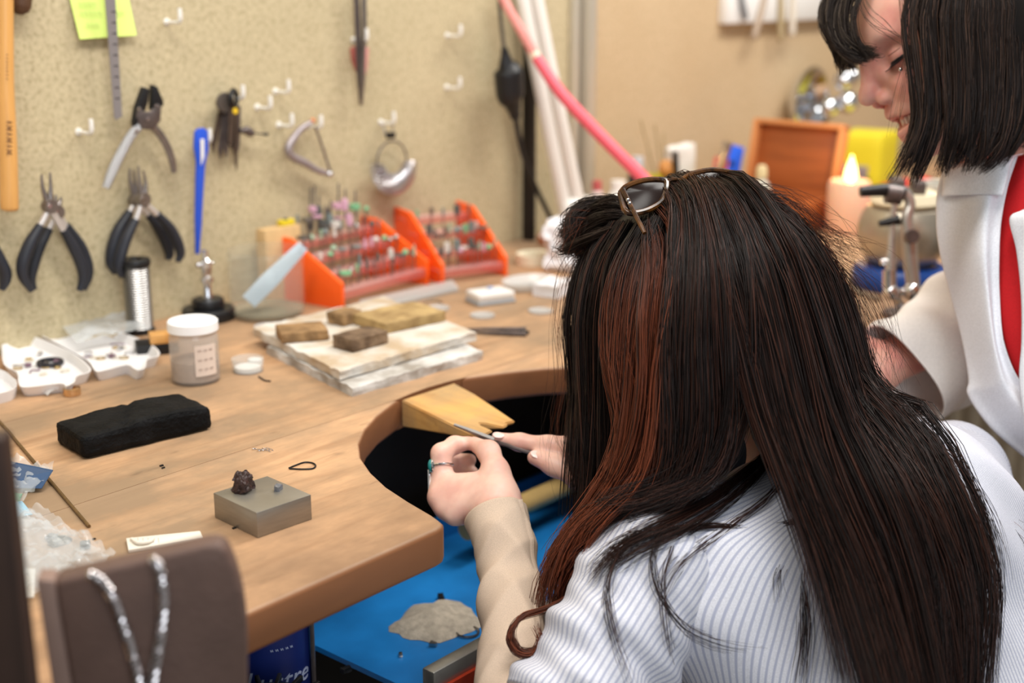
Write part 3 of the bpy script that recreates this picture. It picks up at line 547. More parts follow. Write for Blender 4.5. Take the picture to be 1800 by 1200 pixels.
# sorting trays with findings
M_tray = mat('tray_white', (232, 230, 230), .35)
def tray(px, lab, h=.013):
    o = [PZ(x, y, ZB + h) for x, y in px]; c = np.mean(o, 0); o = [c + (p - c) * .965 for p in o]; n = len(o); k = 3; o = spline(o + [o[0]], n * k + 1)[:-1]; n = len(o)
    rings = [(1., ZB + h), (.965, ZB), (.0, ZB)]; V = []; F = []
    prof = [(.90, ZB), (.985, ZB + h * .8), (1., ZB + h), (.965, ZB + h), (.94, ZB + h * .8), (.86, ZB + .003)]
    for s, z in prof:
        for p in o: q = c + (p - c) * s; V.append((q[0], q[1], z))
    for j in range(len(prof) - 1): F += [(j * n + i, j * n + (i + 1) % n, (j + 1) * n + (i + 1) % n, (j + 1) * n + i) for i in range(n)]
    F += [tuple(range(n))[::-1], tuple((len(prof) - 1) * n + i for i in range(n))]
    return tag(mk('sorting_tray', (np.array(V), F), M_tray), lab, 'tray', 'white sorting trays')
tray([(-60, 640), (0, 648), (22, 662), (31, 671), (26, 683), (0, 692), (-50, 700)], 'white sorting tray cut off by the picture edge')
tray([(0, 606), (20, 592), (46, 586), (92, 602), (134, 622), (160, 644), (160, 654), (137, 662), (133, 672), (118, 680), (107, 675), (46, 682), (31, 676), (28, 655), (4, 640)], 'white spouted sorting tray holding a black ring')
tray([(62, 585), (97, 575), (150, 570), (210, 582), (260, 600), (282, 616), (281, 626), (261, 632), (258, 646), (246, 652), (236, 648), (222, 642), (176, 654), (164, 650), (152, 634), (110, 610)], 'white spouted sorting tray under the clear zip bag')
tag(mk('black_ring', xf(g_torus(.0135, .0026, 30, 8), tuple(PZ(88, 637, ZB + .006)), (0, 0, 0), (1, 1, 1.2)), mat('ring_black', (52, 50, 54), .35, .4)), 'black metal ring lying in the sorting tray', 'ring')
M_gold = mat('pale_gold', (206, 178, 124), .25, .9); M_silv = M_chrome
rs = random.Random(3); AA = sorted(rs.random() for _ in range(13)) + sorted(rs.random() for _ in range(13))
NTH = 'first second third fourth fifth sixth seventh eighth ninth tenth eleventh twelfth thirteenth fourteenth fifteenth'.split()
for k in range(26):
    a = AA[k]
    if k < 13: px, py = 30 + a * 85, 612 + rs.random() * 40 + a * 12
    else: px, py = 150 + a * 90, 602 + rs.random() * 30
    q = PZ(px, py, ZB + .0045); kind = k % 4
    g = [g_torus(.005, .0008, 16, 6), g_tube([(-.008, 0, 0), (-.002, .003, .001), (.004, -.002, 0), (.009, .002, .001)], .0009, 6, 14), g_rough(.007, .006, .003, 2, .0012, 300, k), g_torus(.0035, .001, 14, 6)][kind]
    tag(mk('jewellery_finding', xf(g, tuple(q), (0, 0, rs.random() * 3)), [M_gold, M_silv, mat('pearl', (214, 206, 190), .3), mat('amethyst', (120, 92, 108), .3)][(k // 2 + k) % 4]), NTH[k % 13] + (' small finding from the picture edge in the tray with the black ring' if k < 13 else ' small finding from the picture edge in the tray under the zip bag'), 'finding', 'loose findings in the sorting trays')
r = thing('zip_bag', 'clear zip bag of wire lying across the far sorting tray', 'bag', tuple(PZ(170, 570, ZB + .014)))
hz_ = lambda x, y, h: np.array(PZ(x, y, ZB + h))
mk('film', sheet([hz_(85, 550, .018), hz_(205, 530, .018), hz_(258, 580, .016), hz_(135, 606, .015)], 20, .007, 3., 50, .001), plastic('bag_film', (210, 214, 214), .55, .15), r, ang=0)
for k in range(3): mk('gold_chain', g_tube([hz_(150 + k * 9, 598 - k * 3, .0165), hz_(168 + k * 8, 590 - k * 2, .018), hz_(186 + k * 7, 588, .0175), hz_(200 + k * 4, 592 - k * 4, .017)], .0011, 6, 20), M_gold, r)
tag(mk('gold_ring', xf(g_lathe([(.0085, 0), (.0095, .0005), (.0099, .0045), (.0095, .0085), (.0085, .009), (.0082, .0045)], 36, True), tuple(PZ(127, 694))), mat('ring_gold', (222, 190, 150), .15, 1.)), 'wide polished gold ring standing in front of the tray', 'ring')
tag(mk('clear_chip', sheet([bz(72, 694), bz(92, 684, .004), bz(112, 690, .006), bz(84, 700)], 8, .006, 9., 90), M_frost, ang=0), 'crumpled clear plastic scrap beside the gold ring', 'scrap')
# wire spool
s0 = np.array([.966, 1.462, ZB]); r = thing('wire_spool', 'spool of silver wire with a black top by the wall', 'spool', tuple(s0))
mk('lower_flange', xf(g_lathe([(0, 0), (.019, 0), (.019, .006), (0, .006)], 28), tuple(s0)), M_black, r); mk('upper_flange', xf(g_lathe([(0, .088), (.018, .088), (.0192, .090), (.0192, .096), (.018, .098), (.008, .098), (.007, .094), (0, .094)], 28), tuple(s0)), M_black, r)
mk('wire_winding', xf(g_lathe([(.0, .006)] + [(.0165 + .0011 * abs(math.sin(j * math.pi / 2)), .006 + .082 * j / 52) for j in range(53)] + [(0, .088)], 32), tuple(s0)), mat('wire_silver', (158, 156, 154), .36, 1.), r)
# jars
j0 = np.array(PZ(345, 668)); r = thing('lidded_jar', 'small clear jar of powder with a bright white lid', 'jar', tuple(j0))
mk('glass', xf(g_lathe([(0, 0), (.026, 0), (.028, .003), (.028, .052), (.0265, .058), (.0255, .060), (.0245, .060), (.0255, .056), (.0268, .050), (.0268, .004), (0, .004)], 40), tuple(j0)), mat('jar_plastic', (216, 206, 196), .12, alpha=.30, spec=.7), r)
mk('powder', xf(g_lathe([(0, .0045), (.0262, .0045), (.0262, .026), (.012, .030), (0, .029)], 32), tuple(j0)), mat('powder_brown', (168, 146, 128), .9, var=.25, vscale=120), r)
mk('lid', xf(g_lathe([(0, .072), (.0268, .072), (.0284, .0705), (.0286, .0605), (.0278, .0595), (.0, .0595)], 44), tuple(j0)), mat('lid_white', (246, 246, 246), .4), r)
th0 = math.atan2(-j0[1], -j0[0]); V = []; n = 14
for z in (.012, .048):
    for i in range(n + 1):
        t = th0 + .0 + .95 * i / n; V.append((j0[0] + .0283 * math.cos(t), j0[1] + .0283 * math.sin(t), j0[2] + z))
mk('paper_label', (np.array(V), [(i, i + 1, n + 2 + i, n + 1 + i) for i in range(n)]), mat('jar_label', (222, 204, 190), .7), r)
for k in range(9):
    z = .042 - .011 * (k // 3); t = th0 + .12 + .24 * (k % 3); mk('pen_stroke', g_tube([(j0[0] + .0286 * math.cos(t + s * .05), j0[1] + .0286 * math.sin(t + s * .05), j0[2] + z + .0012 * (-1) ** s) for s in range(4)], .00025, 5, 10), mat('brown_ink', (140, 116, 104), .8), r)
g0 = np.array(PZ(471, 553)); r = thing('wide_glass_jar', 'wide empty glass jar standing in front of the orange rack', 'jar', tuple(g0))
mk('glass', xf(g_lathe([(0, 0), (.045, 0), (.050, .003), (.0515, .008), (.0515, .070), (.049, .074), (.0525, .076), (.0525, .082), (.051, .088), (.0505, .092), (.0485, .092), (.049, .082), (.0475, .074), (.0495, .068), (.0495, .009), (.044, .005), (0, .005)], 56), tuple(g0)), mat('jar_glass', (200, 204, 190), .04, alpha=.10, spec=1.), r)
mk('glass_bottom', xf(g_lathe([(0, .0052), (.048, .0052), (.049, .010), (0, .009)], 40), tuple(g0)), mat('jar_bottom', (170, 164, 140), .2, alpha=.45), r)
a, b = PD(437, 530, 1.79), PD(533, 432, 1.83)
tag(mk('plastic_strip', g_tube([a, (a * .6 + b * .4), b], [.011, .012, .008], 4, 12, up=tuple(RIGHT - UP), flat=.08), mat('blue_grey_plastic', (160, 176, 188), .3, alpha=.9)), 'blue grey plastic strip leaning in the wide glass jar', 'strip')
a, b = WP(457, 400, .03), WP(521, 400, .03)
tag(mk('wood_offcut', xf(g_box(b[0] - a[0], .02, .105, .002), ((a[0] + b[0]) / 2, 1.47, ZB)), mat('pale_offcut', (216, 180, 128), .6, var=.15, vscale=30, stretch=(8, 1, 1))), 'pale wooden offcut standing behind the wide glass jar', 'offcut')
tag(mk('yellow_eraser', xf(g_box(.024, .012, .008, .001), ((a[0] + b[0]) / 2 + .014, 1.47, ZB + .105)), mat('yellow_rubber', (222, 198, 40), .5)), 'small yellow block on top of the wooden offcut', 'block')
def pot(px, py, r0, h, lab, m, cap=None):
    q = np.array(PZ(px, py)); o = thing('clear_pot', lab, 'pot', tuple(q)); mk('cup', xf(g_lathe([(0, 0), (r0, 0), (r0 * 1.05, h), (r0 * .98, h), (r0 * .93, .0012), (0, .0012)], 28), tuple(q)), m, o)
    if cap: mk('white_insert', xf(g_lathe([(0, .0013), (r0 * .85, .0013), (r0 * .85, .006), (0, .006)], 22), tuple(q)), M_white, o)
pot(436, 652, .018, .016, 'small clear cup with a white insert beside the lidded jar', M_clear, 1); pot(470, 585, .016, .010, 'frosted clear cap in front of the wide glass jar', M_frost)
tag(mk('white_stopper', xf(g_lathe([(0, 0), (.009, 0), (.009, .006), (.008, .007), (0, .007)], 20), tuple(PZ(449, 640))), M_white), 'white round stopper beside the clear cup', 'stopper')
tag(mk('dark_pin', g_tube([bz(455, 663, .001), bz(466, 670, .001), bz(476, 671, .001)], .001, 6, 8), M_black), 'small dark bent pin right of the clear cup', 'pin')
tag(mk('black_case', xf(g_box(.05, .034, .014, .002), tuple(PZ(276, 618)), (0, 0, -.5)), M_black), 'low black case behind the lidded jar', 'case')
tag(mk('wood_wedge', xf(g_box(.034, .022, .012, .001), tuple(PZ(288, 600, ZB + .0142)), (0, 0, -.5)), M_ash), 'small wooden wedge on the low black case', 'wedge')
# orange racks with burs
M_or = mat('orange_acrylic', (255, 98, 28), .3, emit=None); M_acr = plastic('clear_acrylic', (230, 178, 176), .35, .1); M_acrr = plastic('red_tinted_acrylic', (222, 116, 108), .38, .2)
M_bur = mat('bur_steel', (140, 136, 132), .35, .9)
stone_mats = [mat('stone_green', (120, 176, 132), .6), mat('stone_grey', (116, 126, 124), .6), mat('stone_pink', (206, 160, 180), .6), mat('stone_white', (212, 206, 198), .6), mat('stone_dark', (84, 84, 80), .6), mat('stone_sage', (150, 172, 146), .6)]
NTH = 'first second third fourth fifth sixth seventh eighth ninth tenth eleventh twelfth thirteenth fourteenth fifteenth'.split()
def rack(lab, o, L, rz, prof, tiers, panels, burlab, nb, seed, grp):
    r = thing('bur_rack', lab, 'rack', o, rz)
    for x in panels:
        V, F = g_prism(prof, 0, .006, .0006); V = np.stack([V[:, 2] + x - .003, V[:, 0], V[:, 1]], 1); mk('end_panel', (V, F), M_or, r, world=False)
    for k, (y, z) in enumerate(tiers):
        mk('shelf_strip', xf(g_box(L - .004, .026, .003, .0005), (L / 2, y, z)), M_acr, r, world=False); mk('front_strip', xf(g_box(L - .004, .002, .010, .0004), (L / 2, y - .013, z - .009)), M_acrr, r, world=False)
    rn = random.Random(seed); i = 0
    for k, (y, z) in enumerate(tiers):
        for q in range(nb[k]):
            x = .012 + (L - .024) * q / max(1, nb[k] - 1); c, s = math.cos(rz), math.sin(rz); yy = y + rn.uniform(-.004, .004); wx, wy = o[0] + c * x - s * yy, o[1] + s * x + c * yy
            b = thing('rotary_bur', NTH[q] + ' bur from the jar end, ' + burlab[k], 'bur', (wx, wy, o[2] + z + .003), rn.random() * 6, grp[k])
            h = rn.uniform(.017, .027); mk('shank', g_lathe([(0, 0), (.0011, 0), (.0011, h), (0, h)], 8), M_bur, b, world=False)
            kind = rn.randrange(5); sz = rn.uniform(.9, 1.5); mm = stone_mats[rn.randrange(6)] if rn.random() < .75 else M_bur
            pr = [[(0, 0), (.003, .001), (.0034, .008), (.003, .012), (0, .0125)], [(0, 0), (.0022, 0), (.0012, .011), (0, .012)], [(0, 0), (.002, .001), (.0038, .004), (.002, .007), (0, .008)], [(0, 0), (.007, 0), (.0072, .0015), (.007, .003), (0, .003)], [(0, 0), (.0016, 0), (.0018, .009), (0, .010)]][kind]
            mk('head', xf(g_lathe([(a * sz, zz * sz) for a, zz in pr], 10), (0, 0, h)), mm, b, world=False)
P1 = [(0, 0), (0, .037), (.095, .090), (.128, .092), (.128, 0)]; T = [(.016, .022), (.050, .040), (.083, .060), (.112, .078)]
gl = ['burs in the left orange rack, tier %d' % k for k in range(4)]; gr_ = ['burs in the right orange rack, tier %d' % k for k in range(4)]
ords = ['front', 'second', 'third', 'top']
rack('orange-ended bur rack behind the wide glass jar', (1.222, 1.352, ZB), .190, .10, P1, T, (.0, .190), ['%s tier of the rack behind the glass jar' % w for w in ords], (15, 12, 11, 9), 5, gl)
P2 = [(0, 0), (0, .03), (.10, .095), (.15, .097), (.15, 0)]
rack('orange-ended bur rack beside the black cable', (1.420, 1.356, ZB), .118, -.30, P2, [(.016, .018), (.052, .040), (.088, .062), (.125, .08)], (.006, .118), ['%s tier of the rack beside the black cable' % w for w in ords], (12, 11, 5, 0), 9, gr_)
# tall tools on the top tier
rn = random.Random(21)
for k, (px, y0, y1, m) in enumerate(((545, 330, 400, 4), (552, 326, 372, 2), (560, 345, 378, 4), (572, 360, 400, 4), (580, 352, 392, 1), (594, 322, 366, 2), (606, 332, 366, 2), (624, 334, 368, 0), (614, 372, 392, 2), (590, 385, 398, 3), (566, 385, 402, 4))):
    a, b = PD(px, y1, 1.96), PD(px + 1, y0, 1.96)
    r = thing('mounted_point', NTH[sorted((545, 552, 560, 572, 580, 594, 606, 624, 614, 590, 566)).index(px)] + ' mounted polishing point from the jar end on the rack top', 'point', tuple(a - np.array([0, 0, .012])), 0., 'mounted points on the top tier')
    mk('shank', g_tube([a - np.array([0, 0, .012]), b], .0014, 8), M_bur, r); mk('head', xf(g_lathe([(0, 0), (.008, .0), (.0085, .004), (.008, .008), (0, .008)] if k % 2 else [(0, -.004), (.005, -.003), (.0058, .008), (.004, .014), (0, .015)], 14), tuple(a)), stone_mats[m], r)
tag(mk('acrylic_strip', g_slab([bz(632, 534), bz(796, 498), bz(806, 512), bz(642, 552)], (0, 0, .006), .0006), M_frost), 'clear acrylic strip lying in front of the orange racks', 'strip')
# clutter behind the soldering boards
r = thing('white_box', 'flat white plastic box on the bench right of the boards', 'box', tuple(PZ(862, 534))); q = np.array(PZ(862, 530))
mk('base', xf(g_box(.060, .044, .006, .002), tuple(q), (0, 0, -.35)), mat('box_grey', (168, 172, 176), .4), r); mk('lid', xf(g_box(.058, .042, .011, .003), tuple(q + np.array([0, 0, .006])), (0, 0, -.35)), M_white, r); mk('latch', xf(g_box(.008, .006, .004, .001), tuple(q + np.array([.004, .004, .017])), (0, 0, -.35)), mat('latch_blue', (170, 184, 214), .3), r)
for k, (px, py, rr, lab) in enumerate(((848, 556, .017, 'clear plastic disc in front of the flat white box'), (950, 548, .017, 'clear plastic disc by the hanging hair'), (770, 543, .016, 'clear plastic disc beside the acrylic strip'))): tag(mk('clear_disc', xf(g_lathe([(0, 0), (rr, 0), (rr, .003), (rr * .85, .003), (rr * .8, .0015), (0, .0015)], 30), tuple(PZ(px, py))), M_frost), lab, 'disc')
r = thing('bench_tweezers', 'steel tweezers lying right of the soldering boards', 'tweezers', tuple(PZ(880, 586)))
mk('arm', g_tube([bz(806, 582, .002), bz(850, 583, .004), bz(925, 583, .003)], [.0008, .002, .0035], 8, 12), M_dsteel, r); mk('arm', g_tube([bz(806, 582, .002), bz(850, 588, .003), bz(925, 591, .003)], [.0008, .002, .0035], 8, 12), M_dsteel, r); mk('tail', xf(g_box(.008, .012, .005, .001), tuple(PZ(921, 587))), M_black, r)
tag(mk('bent_wire', g_tube([bz(742, 538, .001), bz(752, 531, .001), bz(770, 530, .001), bz(778, 533, .001)], .0012, 6, 14), M_steel), 'short bent grey wire behind the soldering boards', 'wire')
tag(mk('clear_dish', xf(g_lathe([(0, 0), (.03, 0), (.036, .012), (.034, .012), (.028, .002), (0, .002)], 32), tuple(PZ(930, 505)), (0, 0, 0), (1.3, 1, 1)), M_frost), 'shallow clear dish right of the flat white box', 'dish')
tag(mk('tape_roll', xf(g_lathe([(.018, 0), (.03, 0), (.03, .016), (.018, .016)], 32, True), tuple(PZ(940, 462))), mat('tape_cream', (222, 216, 190), .5)), 'cream roll of tape behind the clear dish', 'tape')
tag(mk('paper_packet', xf(g_rough(.06, .04, .018, 4, .003, 60, 2.), tuple(PZ(975, 515)), (0, 0, .2)), mat('packet', (226, 226, 230), .5)), 'white paper packet partly behind the bun', 'packet')
tag(mk('white_bag', xf(g_rough(.075, .05, .075, 6, .012, 40, 5., .01), tuple(PZ(992, 470)), (0, 0, .4)), mat('bag_white', (236, 236, 240), .4)), 'crumpled white bag standing behind the bun', 'bag')
tag(mk('brown_turning', xf(g_lathe([(0, 0), (.014, 0), (.017, .008), (.015, .018), (.006, .022), (0, .022)], 20), tuple(PZ(962, 428))), M_redwood), 'little brown wooden knob beside the black post', 'turning')
# ------------------------------------------------------------------ things on the far end of the bench
def hz(px, py0, py1, d): return abs(py1 - py0) * d / FPX / .965
# wooden box with open lid (opens towards the seat)
bx0 = np.array([2.20, 1.235, ZB]); r = thing('wooden_box', 'reddish wooden box with its lid standing open', 'box', tuple(bx0))
W = .185; mk('body', join(xf(g_box(.13, W, .008), (0, 0, 0)), xf(g_box(.008, W, .055, .001), (-.065, 0, 0)), xf(g_box(.008, W, .055, .001), (.065, 0, 0)), xf(g_box(.13, .008, .055, .001), (0, -W / 2, 0)), xf(g_box(.13, .008, .055, .001), (0, W / 2, 0))), M_redwood, r, world=False)
lid = mk('lid', xf(xf(g_box(.008, W - .01, .125, .001), (0, 0, 0)), (.066, 0, .053), (0, .22, 0)), M_redwood, r, world=False)
M_lt = mat('light_edge_wood', (206, 138, 84), .45)
for y in (-W / 2 + .002, W / 2 - .002): mk('lid_side', xf(g_box(.026, .009, .130, .001), (.056, y, .051), (0, .22, 0)), M_lt, r, world=False)
mk('lid_rim', xf(g_box(.026, W + .005, .009, .001), (.056 + .130 * math.sin(.22), 0, .051 + .125 * math.cos(.22)), (0, .22, 0)), M_lt, r, world=False)
mk('divider', xf(g_box(.012, W - .02, .012, .001), (.02, 0, .035)), M_redwood, r, world=False)
# candle with flame
c0 = np.array(PZ(1488, 408)); r = thing('pillar_candle', 'pale salmon pillar candle burning beside the wooden box', 'candle', tuple(c0))
mk('wax', xf(g_lathe([(0, 0), (.037, 0), (.039, .004), (.038, .088), (.034, .094), (.024, .090), (0, .084)], 36), tuple(c0)), mat('candle_wax', (236, 190, 160), .45, sss=.4), r)
mk('wick', g_tube([c0 + (0, 0, .083), c0 + (.001, 0, .094)], .0012, 8), M_black, r)
mk('flame', xf(g_lathe([(0, 0), (.006, .003), (.0115, .012), (.011, .020), (.007, .034), (.003, .046), (0, .054)], 20), tuple(c0 + np.array([.002, 0, .087]))), mat('flame', (255, 200, 110), .5, emit=(255, 205, 120), estr=9.), r)
fl = bpy.data.lights.new('flame_light', 'POINT'); fl.energy = .25; fl.color = (1, .6, .25); fl.shadow_soft_size = .012; fo = bpy.data.objects.new('flame_light', fl); COL.objects.link(fo); fo.location = c0 + np.array([0, 0, .15])
# engraver's ball vise on its blue ring
v0 = np.array(PZ(1580, 502)); v0[2] = ZB; r = thing('ball_vise', "engraver's steel ball vise sitting on a blue ring", 'vise', tuple(v0))
mk('blue_ring', xf(g_lathe([(.035, 0), (.066, 0), (.070, .006), (.069, .026), (.064, .032), (.05, .034), (.04, .026)], 44, True), tuple(v0)), mat('blue_rubber', (24, 66, 140), .4), r)
prof = [(.0, .02)] + [(.066 * math.sin(t), .082 - .066 * math.cos(t)) for t in np.linspace(.45, 2.15, 18)] + [(.045, .122), (.043, .128), (0, .128)]
mk('ball', xf(g_lathe(prof, 48), tuple(v0)), mat('brushed_ball', (182, 172, 156), .38, .85), r)
mk('cream_top', xf(g_lathe([(0, .128), (.050, .124), (.052, .128), (.046, .142), (0, .144)], 36), tuple(v0)), mat('cream_top', (228, 216, 186), .6), r)
mk('jaw', xf(g_box(.05, .018, .018, .002), tuple(v0 + np.array([0, -.016, .143])), (0, 0, .6)), M_dsteel, r); mk('jaw', xf(g_box(.05, .018, .018, .002), tuple(v0 + np.array([0, .016, .143])), (0, 0, .6)), M_dsteel, r)
# dark cup, red cloth, yellow box, black brush box, chrome bowl
def tub_(name, lab, cat, loc, r0, r1, h, m, im):
    o = thing(name, lab, cat, tuple(loc)); mk('wall', xf(g_lathe([(0, 0), (r0, 0), (r1, h), (r1 * .93, h), (r0 * .9, .004), (0, .004)], 36), tuple(loc)), m, o); return o
q = np.array(PZ(1640, 440))
o = thing('dark_cup', 'tall black cup with a pale rim behind the ball vise', 'cup', tuple(q)); l = np.array(o.location)
mk('wall', xf(g_lathe([(0, 0), (.024, 0), (.034, .112), (.030, .112), (.024, .004), (0, .004)], 32), tuple(l)), M_black, o); mk('rim', xf(g_torus(.032, .004, 36, 8), tuple(l + np.array([0, 0, .112]))), mat('rim_pale', (206, 200, 186), .4), o)
q = BC(1600, 1.02); V, F = sheet([q + (-.12, -.10, 0), q + (.12, -.10, 0), q + (.14, .12, 0), q + (-.12, .12, 0)], 26, .0, 2.)
for k, p in enumerate(V):
    u = (p[0] - q[0]) / .13; v = (p[1] - q[1]) / .12; V[k][2] = ZB + .002 + max(0, .001 + .085 * max(0, 1 - .55 * (u * u + v * v)) + .020 * noise.noise(Vector((p[0] * 18, p[1] * 18, 1))))
tag(mk('red_cloth', (V, F), mat('red_cloth', (196, 38, 36), .85), ang=0), 'heaped red cloth behind the ball vise', 'cloth')
q = BC(1520, 1.32); tag(mk('yellow_box', xf(g_rough(.13, .10, .118, 3, .001, 20, 1., .004), tuple(q), (0, 0, .15)), mat('yellow_card', (226, 208, 40), .55)), 'bright yellow box against the beige wall', 'box')
q = BC(1476, 1.23); o = thing('brush_block', 'black block of silver bristles behind the candle', 'brush', tuple(q))
mk('block', xf(g_box(.085, .085, .058, .004), tuple(q)), M_black, o)
for i in range(6):
    for j in range(6): mk('tuft', xf(g_lathe([(0, 0), (.004, 0), (.0055, .022), (0, .023)], 8), tuple(q + np.array([-.034 + i * .0136, -.034 + j * .0136, .058]))), mat('bristle_silver', (186, 188, 194), .35, .7), o)
q = WP(1425, 178, .06); o = thing('chrome_bowl', 'shiny chrome bowl with knobs hung on the beige wall', 'bowl', (q[0], YW, q[2]))
mk('dish', basis(g_lathe([(0, -.055), (.04, -.048), (.068, -.02), (.076, .005), (.070, .006), (.05, -.02), (0, -.035)], 40), (q[0], q[1], q[2]), (1, 0, 0), (0, 0, 1), (-.35, -.93, .1)), mat('polished', (222, 226, 232), .06, 1.), o)
for dx, dz, rr in ((.065, .045, .024), (.085, -.005, .026), (.0, -.01, .022), (.10, .05, .02)): mk('knob', xf(g_sphere(rr, 20), (q[0] + dx, q[1] - .045, q[2] + dz)), MATS['polished'], o)
mk('bracket', g_tube([(q[0] + .02, YW, q[2]), (q[0] + .02, q[1], q[2])], .008, 10), M_steel, o); mk('stem', g_tube([(q[0] + .08, YW - .02, q[2] - .13), (q[0] + .08, q[1] - .02, q[2])], .005, 8), M_dsteel, o)
# bottle, blue card, yellow bowl and the clutter in it
q = BC(1333, 1.18); s = 2.42 / FPX
o = thing('dropper_bottle', 'small white labelled bottle in front of the wooden box', 'bottle', tuple(q))
mk('glass', xf(g_lathe([(0, 0), (.017, 0), (.018, .003), (.018, .085), (.014, .098), (.009, .104), (.009, .11), (0, .11)], 28), tuple(q)), mat('bottle_pale', (206, 204, 190), .3, alpha=.85), o)
mk('label', xf(g_lathe([(.0183, .03), (.0185, .031), (.0185, .078), (.0183, .079)], 28, True), tuple(q)), M_white, o); mk('cap', xf(g_lathe([(0, .108), (.010, .108), (.0095, .124), (.006, .130), (0, .130)], 20), tuple(q)), mat('cap_cream', (214, 196, 150), .5), o)
q = BC(1268, 1.37); o = thing('upright_card', 'bright blue card with a dark round mark leaning upright', 'card', tuple(q))
mk('sheet', xf(g_box(.052, .004, .135, .001), tuple(q), (-.12, .28, -.35)), mat('card_blue', (46, 104, 232), .45), o); mk('round_mark', xf(xf(g_lathe([(0, 0), (.006, 0), (.006, .001), (0, .001)], 16), (0, -.0022, .098), (math.pi / 2, 0, 0)), tuple(q), (-.12, .28, -.35)), M_black, o)
tag(mk('grey_strip', xf(g_box(.02, .004, .16, .001), tuple(BC(1232, 1.33)), (0, .38, -.3)), M_steel), 'grey flat strip leaning left of the blue card', 'strip'); tag(mk('red_card', xf(g_box(.035, .003, .118, .001), tuple(BC(1252, 1.345)), (-.1, .24, -.3)), mat('card_red', (204, 92, 78), .6)), 'dull red card behind the bright blue card', 'card')
q = BC(1185, 1.37); o = thing('yellow_bowl', 'yellow plastic bowl filled with small workshop clutter', 'bowl', tuple(q))
mk('shell', xf(g_lathe([(0, 0), (.045, 0), (.056, .088), (.0585, .09), (.0545, .09), (.043, .004), (0, .004)], 36), tuple(q)), mat('bowl_yellow', (206, 190, 44), .45), o)
qq = np.array(q)
tag(mk('paper_bag', xf(g_rough(.06, .022, .085, 5, .005, 40, 3., .004), tuple(qq + (.022, 0, .062)), (0, -.12, -.2)), mat('bag_pale', (226, 222, 216), .6)), 'pale crumpled paper bag standing in the yellow bowl', 'bag')
tag(mk('black_pen', g_tube([qq + (-.005, -.012, .02), qq + (-.035, -.02, .14)], .006, 10), M_black), 'black pen standing in the yellow bowl', 'pen')
tag(mk('wooden_ball', xf(g_sphere(.016, 16), tuple(qq + (-.03, .0, .108))), mat('knob_orange', (206, 142, 76), .5)), 'orange wooden ball poking out of the yellow bowl', 'ball')
for k, (dx, dy, t, l) in enumerate(((-.02, .012, -.35, .19), (-.035, .015, -.6, .2), (.0, .02, -.15, .17))): tag(mk('thin_rod', g_tube([qq + (dx * .3, dy, .02), qq + (dx + t * .1, dy, l)], .0018, 6), mat('rod_tan', (176, 158, 120), .5)), ['middle thin tan rod sticking out of the yellow bowl', 'most slanted thin tan rod in the yellow bowl', 'most upright thin tan rod in the yellow bowl'][k], 'rod', 'thin rods in the yellow bowl')
for k, (px, y, rr, h, c, cc, lab) in enumerate(((1048, 1.41, .014, .10, (214, 196, 190), (190, 92, 92), 'narrow pale bottle with a red band by the lamp arm'), (1085, 1.40, .022, .095, (226, 224, 216), (236, 232, 226), 'wide white bottle next to the pink hose'), (1118, 1.43, .018, .125, (40, 40, 42), (206, 208, 216), 'black bottle with a silver cap behind the pink hose'), (1112, 1.35, .016, .06, (206, 74, 78), (200, 60, 66), 'short red bottle under the pink hose'), (1150, 1.33, .022, .065, (222, 206, 196), (206, 190, 176), 'short cream pot in front of the yellow bowl'))):
    q = BC(px, y); o = thing('bottle', lab, 'bottle', tuple(q), 0., 'bottles beside the yellow bowl'); mk('glass', xf(g_lathe([(0, 0), (rr, 0), (rr, h * .7), (rr * .6, h * .82), (rr * .5, h * .84), (0, h * .84)], 24), tuple(q)), mat('bottle_%d' % k, c, .4), o); mk('cap', xf(g_lathe([(0, h * .83), (rr * .62, h * .83), (rr * .6, h), (0, h)], 18), tuple(q)), mat('cap_%d' % k, cc, .35), o)
# third hand with clamp
t0 = np.array(PZ(1590, 556)); t0[2] = ZB; D = lambda x, y, d=1.77: PD(x, y, d)
r = thing('third_hand', 'chrome jointed third-hand clamp with a black head', 'clamp stand', tuple(t0))
mk('foot', xf(g_lathe([(0, 0), (.03, 0), (.03, .006), (.01, .012), (0, .012)], 28), tuple(t0)), M_dsteel, r); mk('stem', g_tube([t0 + (0, 0, .01), D(1575, 525), D(1572, 512)], .006, 12), M_chrome, r)
for x, y, rr in ((1566, 514, .011), (1604, 512, .013)): mk('ball_joint', xf(g_sphere(rr, 18), tuple(D(x, y))), M_chrome, r)
mk('cross_link', g_tube([D(1566, 514), D(1604, 512)], .0055, 12), M_chrome, r)
mk('wing_nut', join(g_tube([D(1548, 460), D(1576, 460)], .0042, 10), g_tube([D(1562, 448), D(1562, 474)], .0042, 10)), M_chrome, r)
mk('near_arm', g_tube([D(1606, 510), D(1602, 470), D(1598, 420)], [.009, .0095, .010], 12, 16), mat('satin_arm', (196, 192, 188), .3, .8), r)
mk('upper_arm', g_tube([D(1598, 420), D(1594, 385), D(1600, 362), D(1596, 345), D(1584, 334)], [.009, .008, .007, .007, .008], 12, 22), mat('satin_arm', (0, 0, 0)), r)
mk('pivot', xf(g_lathe([(0, -.008), (.009, -.008), (.009, .008), (0, .008)], 20), tuple(D(1602, 416, 1.757)), (1.3, 0, -.9)), M_dsteel, r)
mk('far_arm', g_tube([D(1566, 512), D(1566, 470), D(1568, 400), D(1574, 350), D(1582, 336)], [.0075, .007, .0035, .0045, .006], 12, 24), mat('satin_arm', (0, 0, 0)), r)
mk('collar', g_tube([D(1563, 505), D(1563, 475)], .0088, 14), M_chrome, r)
mk('clamp_head', g_tube([D(1590, 340), D(1560, 334), D(1512, 337)], [.010, .009, .007], 12, 14), M_black, r)
